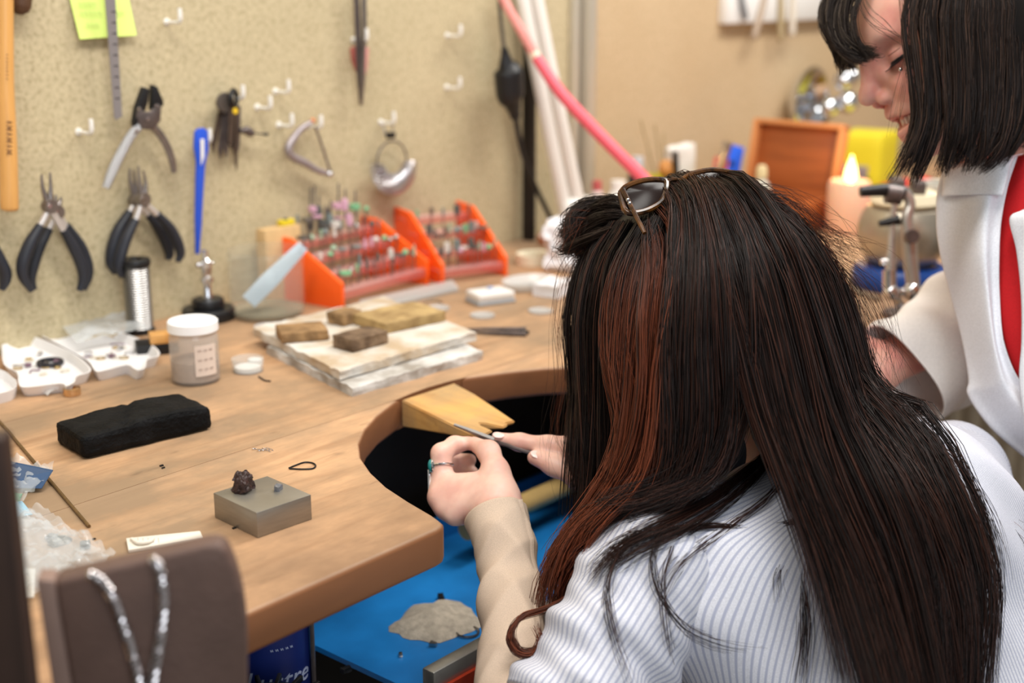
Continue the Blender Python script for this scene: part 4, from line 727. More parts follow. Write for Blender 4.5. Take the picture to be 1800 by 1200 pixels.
mk('clamp_block', g_tube([D(1558, 340), D(1584, 344)], .013, 14), M_dsteel, r); mk('thumb_screw', g_tube([D(1545, 393), D(1580, 386)], [.004, .0075], 10, 6), M_black, r)
tag(mk('flat_tool', g_tube([bz(1490, 508, .003), bz(1545, 530, .003)], .0038, 8), M_steel), 'grey flat tool lying beside the third-hand clamp', 'tool')
# below and beyond the bench
r = thing('radiator', 'cream ribbed radiator under the far end of the bench', 'radiator', (2.9, 1.15, 0))
for k in range(6): mk('column', xf(g_box(.05, .09, .62, .015, 3), (2.62 + k * .062, 1.10 - k * .02, .08)), mat('cream_enamel', (212, 196, 170), .45), r)
mk('header', xf(g_box(.40, .05, .04, .01), (2.77, 1.05, .62)), mat('cream_enamel', (0, 0, 0)), r)
for k in (0, 5): mk('foot', xf(g_box(.03, .06, .09, .004), (2.62 + k * .062, 1.10 - k * .02, 0)), mat('cream_enamel', (0, 0, 0)), r)
r = thing('blue_trestle', 'light blue tubular trestle standing beside the wooden stool', 'trestle', (2.35, .62, 0))
M_lb = mat('light_blue_paint', (70, 158, 196), .45); mk('rail', g_tube([PD(1690, 968, 2.35), PD(1900, 862, 2.5)], .017, 14), M_lb, r)
for px, py, d in ((1690, 968, 2.35), (1900, 862, 2.5)):
    a = PD(px, py, d); mk('leg', g_tube([a, (a[0], a[1], .0)], .015, 12), M_lb, r)
s0 = np.array([1.93, .50, 0]); r = thing('wooden_stool', 'pale wooden stool beside the seated person', 'stool', tuple(s0))
mk('seat', xf(g_box(.34, .34, .05, .012, 3), tuple(s0 + (0, 0, .46)), (0, 0, .3)), M_stool, r)
for i in (-1, 1):
    for j in (-1, 1): mk('leg', g_tube([s0 + (i * .12, j * .12, .465), s0 + (i * .15, j * .15, 0)], .02, 10), M_stool, r)
for i in (-1, 1): mk('stretcher', g_tube([s0 + (i * .135, -.135, .22), s0 + (i * .135, .135, .22)], .012, 8), M_stool, r)
# ------------------------------------------------------------------ necklace display in the foreground
M_lea = mat('brown_leather', (104, 80, 70), .6, var=.18, vscale=30, bump=.25, bscale=300)
M_leae = mat('leather_edge', (138, 112, 100), .6, var=.1, vscale=40)
dtab = thing('display_table', 'small dark table carrying the brown necklace display', 'table', (.30, .52, 0))
mk('top', xf(g_box(.36, .36, .02, .003), (.30, .53, .84)), M_dark, dtab)
for i in (-1, 1):
    for j in (-1, 1): mk('leg', xf(g_box(.03, .03, .84), (.30 + i * .15, .53 + j * .15, 0)), M_dark, dtab)
r = thing('necklace_stand', 'brown leather necklace display slab with a rounded shoulder', 'display', (.42, .63, .86))
D8 = .79; A_, B_ = PD(94, 1022, D8), PD(385, 956, D8 + .01); u = B_ - A_; u /= np.linalg.norm(u); wv = np.array([0, 0, 1.]) ; nrm = np.cross(u, wv); nrm /= np.linalg.norm(nrm)
if nrm @ FWD > 0: nrm = -nrm
def fp(px, py):
    d = ray(px, py); t = ((A_ - CAM) @ nrm) / (d @ nrm); return CAM + d * t
out = [(94, 1022), (200, 997), (300, 973), (360, 959), (384, 956), (400, 968), (413, 998), (425, 1040), (432, 1090), (434, 1130), (434, 1200), (434, 1300)]
top = [fp(x, y) for x, y in out]; low = [np.array([top[-1][0], top[-1][1], .86]), np.array([top[0][0] + .012 * u[0], top[0][1] + .012 * u[1], .86])]
G = g_slab(top + low, -nrm * .020, .004, 3); mk('padded_face', G, M_lea, r)
ln = [fp(62, 1018), fp(96, 1021), low[1], np.array(low[1]) - u * .013]; mk('side_edge', g_slab(ln, -nrm * .018, .002), M_leae, r)
def chain(name, pxs, lab, rad=.0030):
    o = thing(name, lab, 'chain', tuple(fp(*pxs[-1]) + nrm * .004)); P = [fp(x, y) + nrm * (.0042) for x, y in pxs]; n = 170
    C = spline(P, n); T, N, B = frames(C, nrm); t = np.linspace(0, 1, n); L = np.linalg.norm(np.diff(C, axis=0), axis=1).sum(); ph = t * L / .011 * 2 * math.pi
    for k in range(3):
        a = ph + k * 2.094; Q = C + rad * .62 * (np.cos(a)[:, None] * N + np.sin(a)[:, None] * B); mk('strand', g_tube(list(Q), rad * .62, 7, n, up=tuple(nrm)), mat('chain_silver', (206, 200, 200), .18, 1.), o)
ctop = lambda x, y: (x, y)
o1 = chain('rope_chain', [(160, 1004), (172, 1010), (196, 1040), (216, 1090), (232, 1140), (244, 1190), (252, 1240)], 'silver rope chain on the display, strand by its pale edge')
o2 = chain('rope_chain', [(268, 978), (276, 986), (284, 1010), (287, 1060), (282, 1110), (276, 1150), (268, 1200), (262, 1240)], 'silver rope chain on the display, strand by its rounded shoulder')
M_dp = mat('dark_post', (58, 40, 32), .5, var=.2, vscale=30)
a = PD(-30, 790, .74); b = PD(20, 1200, .74)
top_ = [PD(-60, 768, .74), PD(2, 768, .74), PD(6, 775, .74), PD(52, 1210, .74)]; top_.append(np.array([top_[3][0], top_[3][1], .86])); top_.append(np.array([PD(-60, 1210, .74)[0], PD(-60, 1210, .74)[1], .86]))
tag(mk('dark_board', g_slab(top_, FWD * np.array([1, 1, 0]) * .015, .002), M_dp), 'dark brown upright board at the picture edge', 'board')
# ------------------------------------------------------------------ bodies: smooth implicit surfaces meshed on a stretched grid
def axis(lo, hi, flo, fhi, hf, hc):
    a = [x for x in np.arange(lo, flo, hc)]; b = list(np.arange(flo, fhi, hf)); c = list(np.arange(fhi, hi + hc, hc)); return np.array(a + b + c)
class Cap:
    def __init__(s, a, b, ra, rb): s.a, s.b, s.ra, s.rb = np.array(a, float), np.array(b, float), ra, rb
    def box(s, m): r = max(s.ra, s.rb) + m; return np.minimum(s.a, s.b) - r, np.maximum(s.a, s.b) + r
    def d(s, P):
        v = s.b - s.a; w = P - s.a; t = np.clip((w @ v) / (v @ v + 1e-12), 0, 1); return np.linalg.norm(w - t[..., None] * v, axis=-1) - (s.ra + (s.rb - s.ra) * t)
class Ell:
    def __init__(s, c, r, A=None): s.c, s.r, s.A = np.array(c, float), np.array(r, float), (np.eye(3) if A is None else np.array(A, float))
    def box(s, m): r = s.r.max() + m; return s.c - r, s.c + r
    def d(s, P):
        q = (P - s.c) @ s.A.T; k0 = np.linalg.norm(q / s.r, axis=-1); k1 = np.linalg.norm(q / s.r ** 2, axis=-1) + 1e-9; return k0 * (k0 - 1) / k1
class Field:
    def __init__(s, ax): s.ax = ax; s.f = np.full([len(a) for a in ax], .5, np.float32)
    def put(s, p, k=.01, neg=False):
        lo, hi = p.box(.03 + k); sl = [slice(max(0, np.searchsorted(a, l) - 1), np.searchsorted(a, h) + 1) for a, l, h in zip(s.ax, lo, hi)]
        if any(q.start >= q.stop for q in sl): return s
        X = np.stack(np.meshgrid(*[a[q] for a, q in zip(s.ax, sl)], indexing='ij'), -1); d = p.d(X).astype(np.float32); f = s.f[tuple(sl)]
        if neg: a, b = -f, d
        else: a, b = f, d
        h = np.clip(.5 + .5 * (b - a) / k, 0, 1); r = b * (1 - h) + a * h - k * h * (1 - h); s.f[tuple(sl)] = -r if neg else r; return s
    def mesh(s):
        f = s.f; ax = s.ax; S = f < 0; n = f.shape
        c8 = [S[i:n[0] - 1 + i, j:n[1] - 1 + j, k:n[2] - 1 + k] for i in (0, 1) for j in (0, 1) for k in (0, 1)]; cnt = sum(c.astype(np.int8) for c in c8); act = (cnt > 0) & (cnt < 8)
        I = np.argwhere(act); idm = np.full(act.shape, -1, np.int32); idm[act] = np.arange(len(I)); acc = np.zeros((len(I), 3)); num = np.zeros(len(I))
        co = [(i, j, k) for i in (0, 1) for j in (0, 1) for k in (0, 1)]
        for a in range(8):
            for b in range(a + 1, 8):
                if sum(abs(x - y) for x, y in zip(co[a], co[b])) != 1: continue
                ia = I + np.array(co[a]); ib = I + np.array(co[b]); fa = f[tuple(ia.T)]; fb = f[tuple(ib.T)]; m = (fa < 0) != (fb < 0); t = np.where(m, fa / (fa - fb + 1e-12), 0)
                pa = np.stack([ax[q][ia[:, q]] for q in range(3)], 1); pb = np.stack([ax[q][ib[:, q]] for q in range(3)], 1)
                acc += np.where(m[:, None], pa + (pb - pa) * t[:, None], 0); num += m
        V = acc / num[:, None]; F = []
        for d in range(3):
            e1, e2 = [q for q in range(3) if q != d]; sl0 = [slice(None)] * 3; sl1 = [slice(None)] * 3; sl0[d] = slice(0, n[d] - 1); sl1[d] = slice(1, n[d]); ch = S[tuple(sl0)] != S[tuple(sl1)]; E = np.argwhere(ch)
            E = E[(E[:, e1] > 0) & (E[:, e2] > 0) & (E[:, e1] < n[e1] - 1) & (E[:, e2] < n[e2] - 1)]; ins = S[tuple(E.T)]
            q = []
            for o1, o2 in ((0, 0), (1, 0), (1, 1), (0, 1)):
                g = E.copy(); g[:, e1] -= o1; g[:, e2] -= o2; q.append(idm[tuple(g.T)])
            q = np.stack(q, 1); flip = ins if d != 1 else ~ins; q[flip] = q[flip][:, ::-1]; F.append(q)
        F = np.vstack(F); F = F[(F >= 0).all(1)]; return V, F[:, ::-1]
def relax(V, F, it=2, w=.5):
    E = np.vstack([F[:, [0, 1]], F[:, [1, 2]], F[:, [2, 3]], F[:, [3, 0]]])
    for _ in range(it):
        A = np.zeros_like(V); c = np.zeros(len(V)); np.add.at(A, E[:, 0], V[E[:, 1]]); np.add.at(A, E[:, 1], V[E[:, 0]]); np.add.at(c, E[:, 0], 1); np.add.at(c, E[:, 1], 1); V = V * (1 - w) + w * A / c[:, None]
    return V
def vnormals(V, F):
    n = np.cross(V[F[:, 1]] - V[F[:, 0]], V[F[:, 2]] - V[F[:, 0]]); N = np.zeros_like(V)
    for k in range(4): np.add.at(N, F[:, k], n)
    return N / (np.linalg.norm(N, axis=1, keepdims=True) + 1e-12)
def quadmesh(name, V, F, m, parent, attrs=None):
    me = bpy.data.meshes.new(name); V = np.asarray(V, np.float32); V = V - np.array(parent.location, np.float32); k = F.shape[1]
    me.vertices.add(len(V)); me.vertices.foreach_set('co', V.ravel()); me.loops.add(F.size); me.loops.foreach_set('vertex_index', F.astype(np.int32).ravel()); me.polygons.add(len(F)); me.polygons.foreach_set('loop_start', np.arange(0, F.size, k, dtype=np.int32))
    me.polygons.foreach_set('use_smooth', np.ones(len(F), bool)); me.materials.append(m)
    for nm, (ty, val) in (attrs or {}).items():
        at = me.attributes.new(nm, ty, 'POINT')
        if ty == 'FLOAT': at.data.foreach_set('value', np.asarray(val, np.float32).ravel())
        else: at.data.foreach_set('color', np.asarray(val, np.float32).ravel())
    me.update(calc_edges=True); me.validate()
    o = bpy.data.objects.new(name, me); COL.objects.link(o); o.parent = parent; return o
# ------------------------------------------------------------------ skin, cloth and hair materials
def skin_mat(name, rgb, red):
    m = bpy.data.materials.new(name); m.use_nodes = True; nt = NT(m); b = nt.n['Principled BSDF']; b.inputs['Roughness'].default_value = .48
    g = nt.new('ShaderNodeNewGeometry'); n = nt.new('ShaderNodeTexNoise', i_Scale=38., i_Detail=3.); nt.link(g.outputs['Position'], n.inputs['Vector'])
    r = ramp(nt, n.outputs['Fac'], [(.35, lin(red)), (.62, lin(rgb))]); nt.link(r.outputs[0], b.inputs['Base Color'])
    b.inputs['Subsurface Weight'].default_value = .25; b.inputs['Subsurface Radius'].default_value = (.008, .003, .0015); b.inputs['Subsurface Scale'].default_value = 1.
    n2 = nt.new('ShaderNodeTexNoise', i_Scale=900., i_Detail=2.); nt.link(g.outputs['Position'], n2.inputs['Vector']); bp = nt.new('ShaderNodeBump', i_Strength=.12, i_Distance=.0005); nt.link(n2.outputs['Fac'], bp.inputs['Height']); nt.link(bp.outputs[0], b.inputs['Normal'])
    return m
M_skin = skin_mat('skin_light', (232, 190, 172), (218, 166, 150)); M_skin2 = skin_mat('skin_rosy', (232, 176, 156), (220, 148, 134))
def cloth_mat(name, rgb, rgb2=None, stripe=None, weave=900., rough=.85):
    m = bpy.data.materials.new(name); m.use_nodes = True; nt = NT(m); b = nt.n['Principled BSDF']; b.inputs['Roughness'].default_value = rough; b.inputs['Specular IOR Level'].default_value = .25
    g = nt.new('ShaderNodeNewGeometry'); n = nt.new('ShaderNodeTexNoise', i_Scale=weave, i_Detail=2.); nt.link(g.outputs['Position'], n.inputs['Vector'])
    c = ramp(nt, n.outputs['Fac'], [(.3, lin([v * .9 for v in rgb])), (.7, lin(rgb))]).outputs[0]
    if stripe:
        a = nt.new('ShaderNodeAttribute', attribute_name='stripe'); mm = nt.new('ShaderNodeMath', operation='SINE'); mu = nt.new('ShaderNodeMath', operation='MULTIPLY'); mu.inputs[1].default_value = 2 * math.pi / stripe; nt.link(a.outputs['Fac'], mu.inputs[0]); nt.link(mu.outputs[0], mm.inputs[0])
        c = mix(nt, ramp(nt, mm.outputs[0], [(.15, (0, 0, 0, 1)), (.75, (1, 1, 1, 1))]).outputs[0], c, lin(rgb2))
    nt.link(c, b.inputs['Base Color']); bp = nt.new('ShaderNodeBump', i_Strength=.2, i_Distance=.0006); nt.link(n.outputs['Fac'], bp.inputs['Height']); nt.link(bp.outputs[0], b.inputs['Normal']); return m
M_shirt = cloth_mat('striped_cotton', (228, 228, 236), (174, 177, 196), .0062); M_beige = cloth_mat('beige_knit', (214, 190, 168), weave=1400.); M_coat = cloth_mat('white_coat_cotton', (243, 244, 250)); M_redsh = cloth_mat('red_cotton', (206, 32, 38)); M_jean = cloth_mat('dark_denim', (44, 52, 74)); M_collar = cloth_mat('collar_cotton', (206, 196, 186))
def hair_mat(name):
    m = bpy.data.materials.new(name); m.use_nodes = True; nt = NT(m); b = nt.n['Principled BSDF']; a = nt.new('ShaderNodeAttribute', attribute_name='tint'); nt.link(a.outputs['Color'], b.inputs['Base Color'])
    b.inputs['Roughness'].default_value = .40; b.inputs['Specular IOR Level'].default_value = .2; return m
M_hair = hair_mat('hair')
# ------------------------------------------------------------------ hair
def push(P, prims, off):
    """keep hair points outside the given bodies"""
    S = P.shape; Q = P.reshape(-1, 3).copy()
    for _ in range(2):
        for p in prims:
            d = p.d(Q); m = d < off
            if not m.any(): continue
            q = Q[m]; e = 1e-4; g = np.stack([p.d(q + np.eye(3)[i] * e) - p.d(q - np.eye(3)[i] * e) for i in range(3)], 1); g /= np.linalg.norm(g, axis=1, keepdims=True) + 1e-9; Q[m] = q + g * np.clip(off - d[m], 0, .04)[:, None]
    return Q.reshape(S)
def strands(guides, n, M, clumps, rng, spread, tight=.75, wave=.002, thick=.006, lenvar=.12):
    """n strands interpolated between neighbouring guides, gathered in clumps"""
    G = np.array([spline(g, M) for g in guides]); K = len(G); t = np.linspace(0, 1, M)
    def at(u): i = np.minimum(u.astype(int), K - 2); f = (u - i)[:, None, None]; return G[i] * (1 - f) + G[i + 1] * f
    cu = rng.uniform(0, K - 1, clumps); cu.sort(); cl = rng.integers(0, clumps, n); u = np.clip(cu[cl] + rng.normal(0, .5 * (K - 1) / clumps * 1.6, n), 0, K - 1 - 1e-6)
    A, C = at(u), at(np.clip(cu[cl], 0, K - 1 - 1e-6)); w = (tight * np.clip(t, 0, 1) ** .8)[None, :, None]; P = A * (1 - w) + C * w
    coff = rng.normal(0, thick, (clumps, 3)); j = rng.normal(0, spread, (n, 3)); P = P + coff[cl][:, None] * np.clip(t * 2.5, .25, 1)[None, :, None] + j[:, None] * (.35 + .65 * t)[None, :, None]
    ph = rng.uniform(0, 6.28, (clumps, 3)); fr = rng.uniform(4, 9, clumps); P = P + wave * np.sin(t[None, :, None] * fr[cl][:, None, None] + ph[cl][:, None, :]) * t[None, :, None]
    ph2 = rng.uniform(0, 6.28, (n, 3)); P = P + .0007 * np.sin(t[None, :, None] * 14 + ph2[:, None, :])
    L = 1 - lenvar * rng.random(n) ** 2; ti = t[None] * L[:, None]; x = ti * (M - 1); i0 = np.minimum(x.astype(int), M - 2); fr_ = (x - i0)[..., None]; r = np.arange(n)[:, None]; return P[r, i0] * (1 - fr_) + P[r, i0 + 1] * fr_
def hair_tubes(P, r0, tip=.35):
    n, M, _ = P.shape; T = np.gradient(P, axis=1); T /= np.linalg.norm(T, axis=2, keepdims=True) + 1e-9; up = -FWD; A = np.cross(T, up); A /= np.linalg.norm(A, axis=2, keepdims=True) + 1e-9; B = np.cross(T, A); t = np.linspace(0, 1, M)
    rr = (r0 if np.ndim(r0) else np.full(n, r0))[:, None, None] * np.where(t < .75, 1, 1 - (1 - tip) * (t - .75) / .25)[None, :, None]
    V = np.stack([P + rr * (math.cos(a) * A + math.sin(a) * B) for a in (.5, .5 + 2.0944, .5 + 4.1888)], 2).reshape(-1, 3)
    b = (np.arange(n)[:, None, None] * M + np.arange(M - 1)[None, :, None]) * 3 + np.arange(3)[None, None, :]; c = (np.arange(n)[:, None, None] * M + np.arange(M - 1)[None, :, None]) * 3 + (np.arange(3)[None, None, :] + 1) % 3
    return V, np.stack([b, c, c + 3, b + 3], -1).reshape(-1, 4)
def tints(n, M, rng, base, alt, share, tipalt=0., grad=False):
    t = np.linspace(0, 1, M); w = (rng.random(n) < share) * rng.uniform(.3, 1, n); w = np.clip((w[:, None] + tipalt * t[None] ** 1.5) * (np.clip((t - .08) / .3, 0, 1)[None] if grad else 1), 0, 1)[..., None]; k = rng.uniform(.7, 1.35, n)[:, None, None]
    c = (np.array(lin(base)[:3]) * (1 - w) + np.array(lin(alt)[:3]) * w) * k; c = np.concatenate([c, np.ones((n, M, 1))], -1); return np.repeat(c.reshape(-1, 1, 4), 3, 1).reshape(-1, 4)
def hair_object(name, parts, parent, label):
    V = []; F = []; C = []; k = 0
    for v, f, c in parts: V.append(v); F.append(f + k); C.append(c); k += len(v)
    o = quadmesh(name, np.vstack(V), np.vstack(F), M_hair, parent, {'tint': ('FLOAT_COLOR', np.vstack(C))}); o['label'] = label; return o
# ------------------------------------------------------------------ seated person
r_g = np.random.default_rng(11)
def unit(v): v = np.array(v, float); return v / np.linalg.norm(v)
def head_axes(fd, upish=(0, 0, 1)):
    f = unit(fd); l = unit(np.cross(upish, f)); u = np.cross(f, l); return np.array([l, u, f])
HC = PD(1235, 512, 1.29); HA = head_axes((-.38, .66, -.62))
NB = np.array([1.115, .56, .945]); SL = PD(1150, 1015, 1.17); SR = PD(1668, 850, 1.43); EL = PD(955, 1330, 1.10); WL = PD(878, 905, 1.287)
SR = np.array([1.305, .50, .885]); ER = np.array([1.335, .66, .79]); WR = PD(1095, 868, 1.315); PEL = np.array([1.13, .33, .50])
sd = unit(SR - SL); bk = unit(np.cross((0, 0, 1), sd)); TA = np.array([sd, bk, (0, 0, 1)])      # torso axes: lateral, forward, up
girl = thing('person', 'seated person with long dark hair in a striped shirt, filing at the bench pin', 'person', (1.12, .40, 0))
hand_pts = [PD(755, 760, 1.33), PD(930, 930, 1.27), PD(860, 760, 1.40), PD(1110, 880, 1.30)]; lo = np.min(hand_pts, 0) - .02; hi = np.max(hand_pts, 0) + .02
B = Field([axis(.70, 1.46, lo[0], hi[0], .0018, .009), axis(.14, 1.10, lo[1], hi[1], .0018, .009), axis(-.02, 1.26, lo[2], hi[2], .0018, .009)])
mm = .001
skull = Ell(HC, (.074, .100, .094), HA); jaw = Ell(HC + HA.T @ np.array([0, -.07, .03]), (.052, .055, .06), HA)
B.put(skull, .02).put(jaw, .03); B.put(Cap(HC + HA.T @ np.array([0, -.05, -.03]), NB, .055, .058), .03)
B.put(Cap(HC + HA.T @ np.array([0, -.02, .09]), HC + HA.T @ np.array([0, -.045, .108]), .008, .011), .012)
chest = Ell(NB + np.array([.0, -.075, -.15]), (.165, .105, .19), TA); waist = Ell((1.125, .40, .62), (.145, .10, .20), TA); hips = Ell((1.13, .35, .49), (.17, .13, .11), TA)
B.put(chest, .05).put(waist, .06).put(hips, .06); B.put(Cap(NB + np.array([0, -.02, -.03]), SL, .055, .048), .05).put(Cap(NB + np.array([0, -.02, -.03]), SR, .055, .048), .05)
B.put(Cap(SL, EL, .040, .028), .03)
AP = [PD(872, 908, 1.288), PD(886, 955, 1.268), PD(896, 1020, 1.245), PD(901, 1100, 1.205), PD(900, 1190, 1.165), PD(915, 1270, 1.125), EL]
for i in range(6): B.put(Cap(AP[i], AP[i + 1], [.0205, .019, .019, .020, .021, .023][i], [.019, .019, .020, .021, .023, .028][i]), .02)
B.put(Cap(SR, ER, .045, .037), .03).put(Cap(ER, WR, .036, .024), .02)
for s, kx in ((-1, 1.02), (1, 1.24)):
    hp = np.array([1.13 + s * .09, .36, .48]); kn = np.array([kx, .78, .50]); an = np.array([kx, .76, .09]); B.put(Cap(hp, kn, .075, .055), .04).put(Cap(kn, an, .052, .035), .03).put(Cap(an + (0, -.02, -.04), an + (0, .14, -.06), .034, .028), .03)
def chain_(pts, rad, k): 
    for i in range(len(pts) - 1): B.put(Cap(PD(*pts[i]), PD(*pts[i + 1]), rad[i] * mm, rad[i + 1] * mm), k)
# left hand: back of the hand towards the lens, thumb and index pinching the work
car = (872, 880, 1.297)
for q, ra in (((779, 852, 1.335), 12.), ((772, 874, 1.322), 12), ((783, 893, 1.312), 11.5), ((800, 905, 1.303), 10.5)): B.put(Cap(PD(*car), PD(*q), .0165, ra * mm), .010)
B.put(Cap(WL, PD(*car), .0245, .0195), .012)
B.put(Cap(PD(800, 862, 1.325), PD(868, 850, 1.312), .0135, .0150), .012)
chain_([(779, 852, 1.335), (776, 797, 1.343), (799, 782, 1.358), (823, 778, 1.366)], [11.5, 9.8, 8.6, 6.6], .006)
chain_([(772, 874, 1.322), (771, 824, 1.366), (800, 810, 1.388), (826, 808, 1.384)], [10.5, 9.6, 8.4, 6.8], .0035)
chain_([(783, 893, 1.312), (776, 846, 1.362), (804, 830, 1.386), (830, 830, 1.380)], [10, 9.2, 8, 6.6], .0035)
chain_([(800, 905, 1.303), (789, 866, 1.352), (812, 852, 1.376), (834, 852, 1.370)], [9, 8.2, 7.2, 6], .0035)
chain_([(880, 872, 1.296), (872, 828, 1.313), (859, 794, 1.333), (834, 780, 1.356)], [17.5, 12.2, 10.4, 7.4], .008)
# right hand: index laid along the tool, thumb below, other fingers folded
chain_([(1100, 870, 1.312), (1050, 822, 1.335)], [24, 22], .012)
chain_([(1030, 786, 1.345), (964, 783, 1.360), (914, 777, 1.369), (874, 770, 1.374)], [12.5, 9.6, 8.4, 6.2], .007); B.put(Cap(PD(1050, 822, 1.335), PD(1030, 786, 1.345), .02, .0125), .01)
chain_([(1062, 850, 1.318), (1018, 838, 1.328), (974, 818, 1.340), (940, 804, 1.348)], [17, 11.5, 9.8, 7.6], .008)
chain_([(1040, 800, 1.355), (985, 806, 1.385), (1000, 832, 1.392), (1030, 842, 1.380)], [11, 9, 8, 7], .004); chain_([(1050, 815, 1.355), (1000, 822, 1.388), (1010, 848, 1.388), (1035, 852, 1.375)], [10, 8.5, 7.5, 7], .004)
V, F = B.mesh(); V = relax(V, F, 2, .4); quadmesh('body', V, F, M_skin, girl)
# nails
M_nail = mat('nail', (240, 206, 196), .25)
for p, ax_, nn, w in (((876, 764.5, 1.3675), (-40, -7), None, 4.6), ((944, 799, 1.3425), (-34, -14), None, 5.4)):
    c = PD(*p); a = unit(PD(p[0] + ax_[0], p[1] + ax_[1], p[2] + .003) - c); n_ = unit(UP * .75 - FWD * .6); n_ = unit(n_ - a * (n_ @ a)); s_ = np.cross(n_, a); mk('nail', basis(g_sphere(1, 14), c, s_ * w * .95 * mm, a * w * 1.35 * mm, n_ * 1.3 * mm), M_nail, girl)
# shirt: body of the shirt and two sleeves, striped along their own axes
def cloth_field(lo, hi, h): return Field([np.arange(a, b, h) for a, b in zip(lo, hi)])
INF = .013
class Inf:
    def __init__(s, p, o): s.p, s.o = p, o
    def box(s, m): return s.p.box(m + s.o)
    def d(s, P): return s.p.d(P) - s.o
CFp = [Inf(chest, INF + .004), Inf(waist, INF + .01), Inf(hips, INF + .008), Cap(NB + np.array([0, -.015, -.035]), SL + sd * .02, .070, .060), Cap(NB + np.array([0, -.015, -.035]), SR - sd * .01, .070, .064), Cap(SL + sd * .055 + np.array([0, -.03, -.03]), waist.c - sd * .075, .072, .08)]
Cf = cloth_field((.80, .15, .40), (1.46, .74, 1.03), .0055)
for p in CFp: Cf.put(p, .05)
Cf.put(Cap(NB + np.array([-.02, .02, .02]), HC, .058, .06), .012, neg=True)
V, F = Cf.mesh(); V = relax(V, F, 3, .5); N = vnormals(V, F)
def folds(V, o, dirs, amp, fr, seed): 
    q = V - o; w = np.zeros(len(V))
    for k, d in enumerate(dirs): w += np.sin((q @ unit(d)) * fr * (1 + .37 * k) + seed + k * 1.3 + 2.2 * np.sin((q @ unit(np.roll(d, 1))) * fr * .31)) / (1 + k)
    return amp * w
V = V + N * folds(V, SL, [(1, .3, .6), (.4, 1, -.5), (.7, -.4, 1)], .0022, 62, 1.)[:, None]
qd = V - (NB + np.array([0, -.06, 0])); st = np.arctan2(qd @ sd, -(qd @ bk)) * .26
shirt = quadmesh('shirt', V, F, M_shirt, girl, {'stripe': ('FLOAT', st)})
def sleeve(S, E, f0, f1, r0, r1, name, seed):
    A = S + (E - S) * f0; Z = S + (E - S) * f1; a = unit(Z - A); nL = 90; nA = 96; u = unit(np.cross(a, (0, 0, 1))); v = np.cross(a, u); L = np.linalg.norm(Z - A); V = []; stp = []
    for i in range(nL):
        t = i / (nL - 1); tt = max(0, (t - .22) / .78); r = r0 + (r1 - r0) * tt; r *= math.sqrt(max(.0, 1 - (1 - min(t / .22, 1)) ** 2)) * .999 + .001
        for j in range(nA):
            an = 2 * math.pi * j / nA; p = A + a * L * t; d = math.cos(an) * u + math.sin(an) * v
            w = .0035 * math.sin(t * 22 + 1.7 * math.sin(an * 2 + seed) + seed) * min(1, tt * 2.2) + .002 * math.sin(an * 3 + t * 9 + seed) + .0018 * math.sin(t * 47 + 3 * math.cos(an))* min(1, tt * 2)
            V.append(p + d * (r + w)); stp.append(an * .064)
    V = np.array(V); F = np.array([(i * nA + j, i * nA + (j + 1) % nA, (i + 1) * nA + (j + 1) % nA, (i + 1) * nA + j) for i in range(nL - 1) for j in range(nA)])
    # thickness at the hem: turn the last rings inwards
    inn = []
    for i in range(6):
        base = V[(nL - 1 - i * 3) * nA:(nL - i * 3) * nA]; c = base.mean(0); inn.append(c + (base - c) * .95)
    k0 = len(V); V = np.vstack([V] + inn); F2 = [((nL - 1) * nA + j, (nL - 1) * nA + (j + 1) % nA, k0 + (j + 1) % nA, k0 + j) for j in range(nA)]
    for i in range(5): F2 += [(k0 + i * nA + j, k0 + i * nA + (j + 1) % nA, k0 + (i + 1) * nA + (j + 1) % nA, k0 + (i + 1) * nA + j) for j in range(nA)]
    s = np.array(stp + stp[:nA] * 6); o = quadmesh(name, V, np.vstack([F, F2]), M_shirt, girl, {'stripe': ('FLOAT', s)}); return o
sleeve(SL - unit(EL - SL) * .055, EL, 0, .86, .064, .056, 'shirt_sleeve', .6); sleeve(SR - unit(ER - SR) * .05, ER, 0, .9, .066, .056, 'shirt_sleeve', 2.)
SLV = Cap(SL, SL + (EL - SL) * .8, .062, .056); SRV = Cap(SR, SR + (ER - SR) * .9, .064, .058)
# collar
na = unit(HC + HA.T @ np.array([0, -.06, -.03]) - NB); cu = unit(np.cross(na, (0, 1, 0))); cv = np.cross(na, cu); V = []; F = []; n = 56
prof = [(.064, -.030), (.066, -.010), (.065, .012), (.063, .024), (.067, .026), (.074, .008), (.080, -.014), (.082, -.030), (.076, -.032)]
for i in range(n):
    t = 2 * math.pi * i / n
    for rr, z in prof: V.append(NB + (cu * math.cos(t) * 1.06 + cv * math.sin(t)) * rr + na * (z + .004 * math.sin(2 * t)) + np.array([0, -.008, -.004]))
k = len(prof); F = [(i * k + j, ((i + 1) % n) * k + j, ((i + 1) % n) * k + j + 1, i * k + j + 1) for i in range(n) for j in range(k - 1)]
mk('collar', (np.array(V), F), M_collar, girl, ang=0)
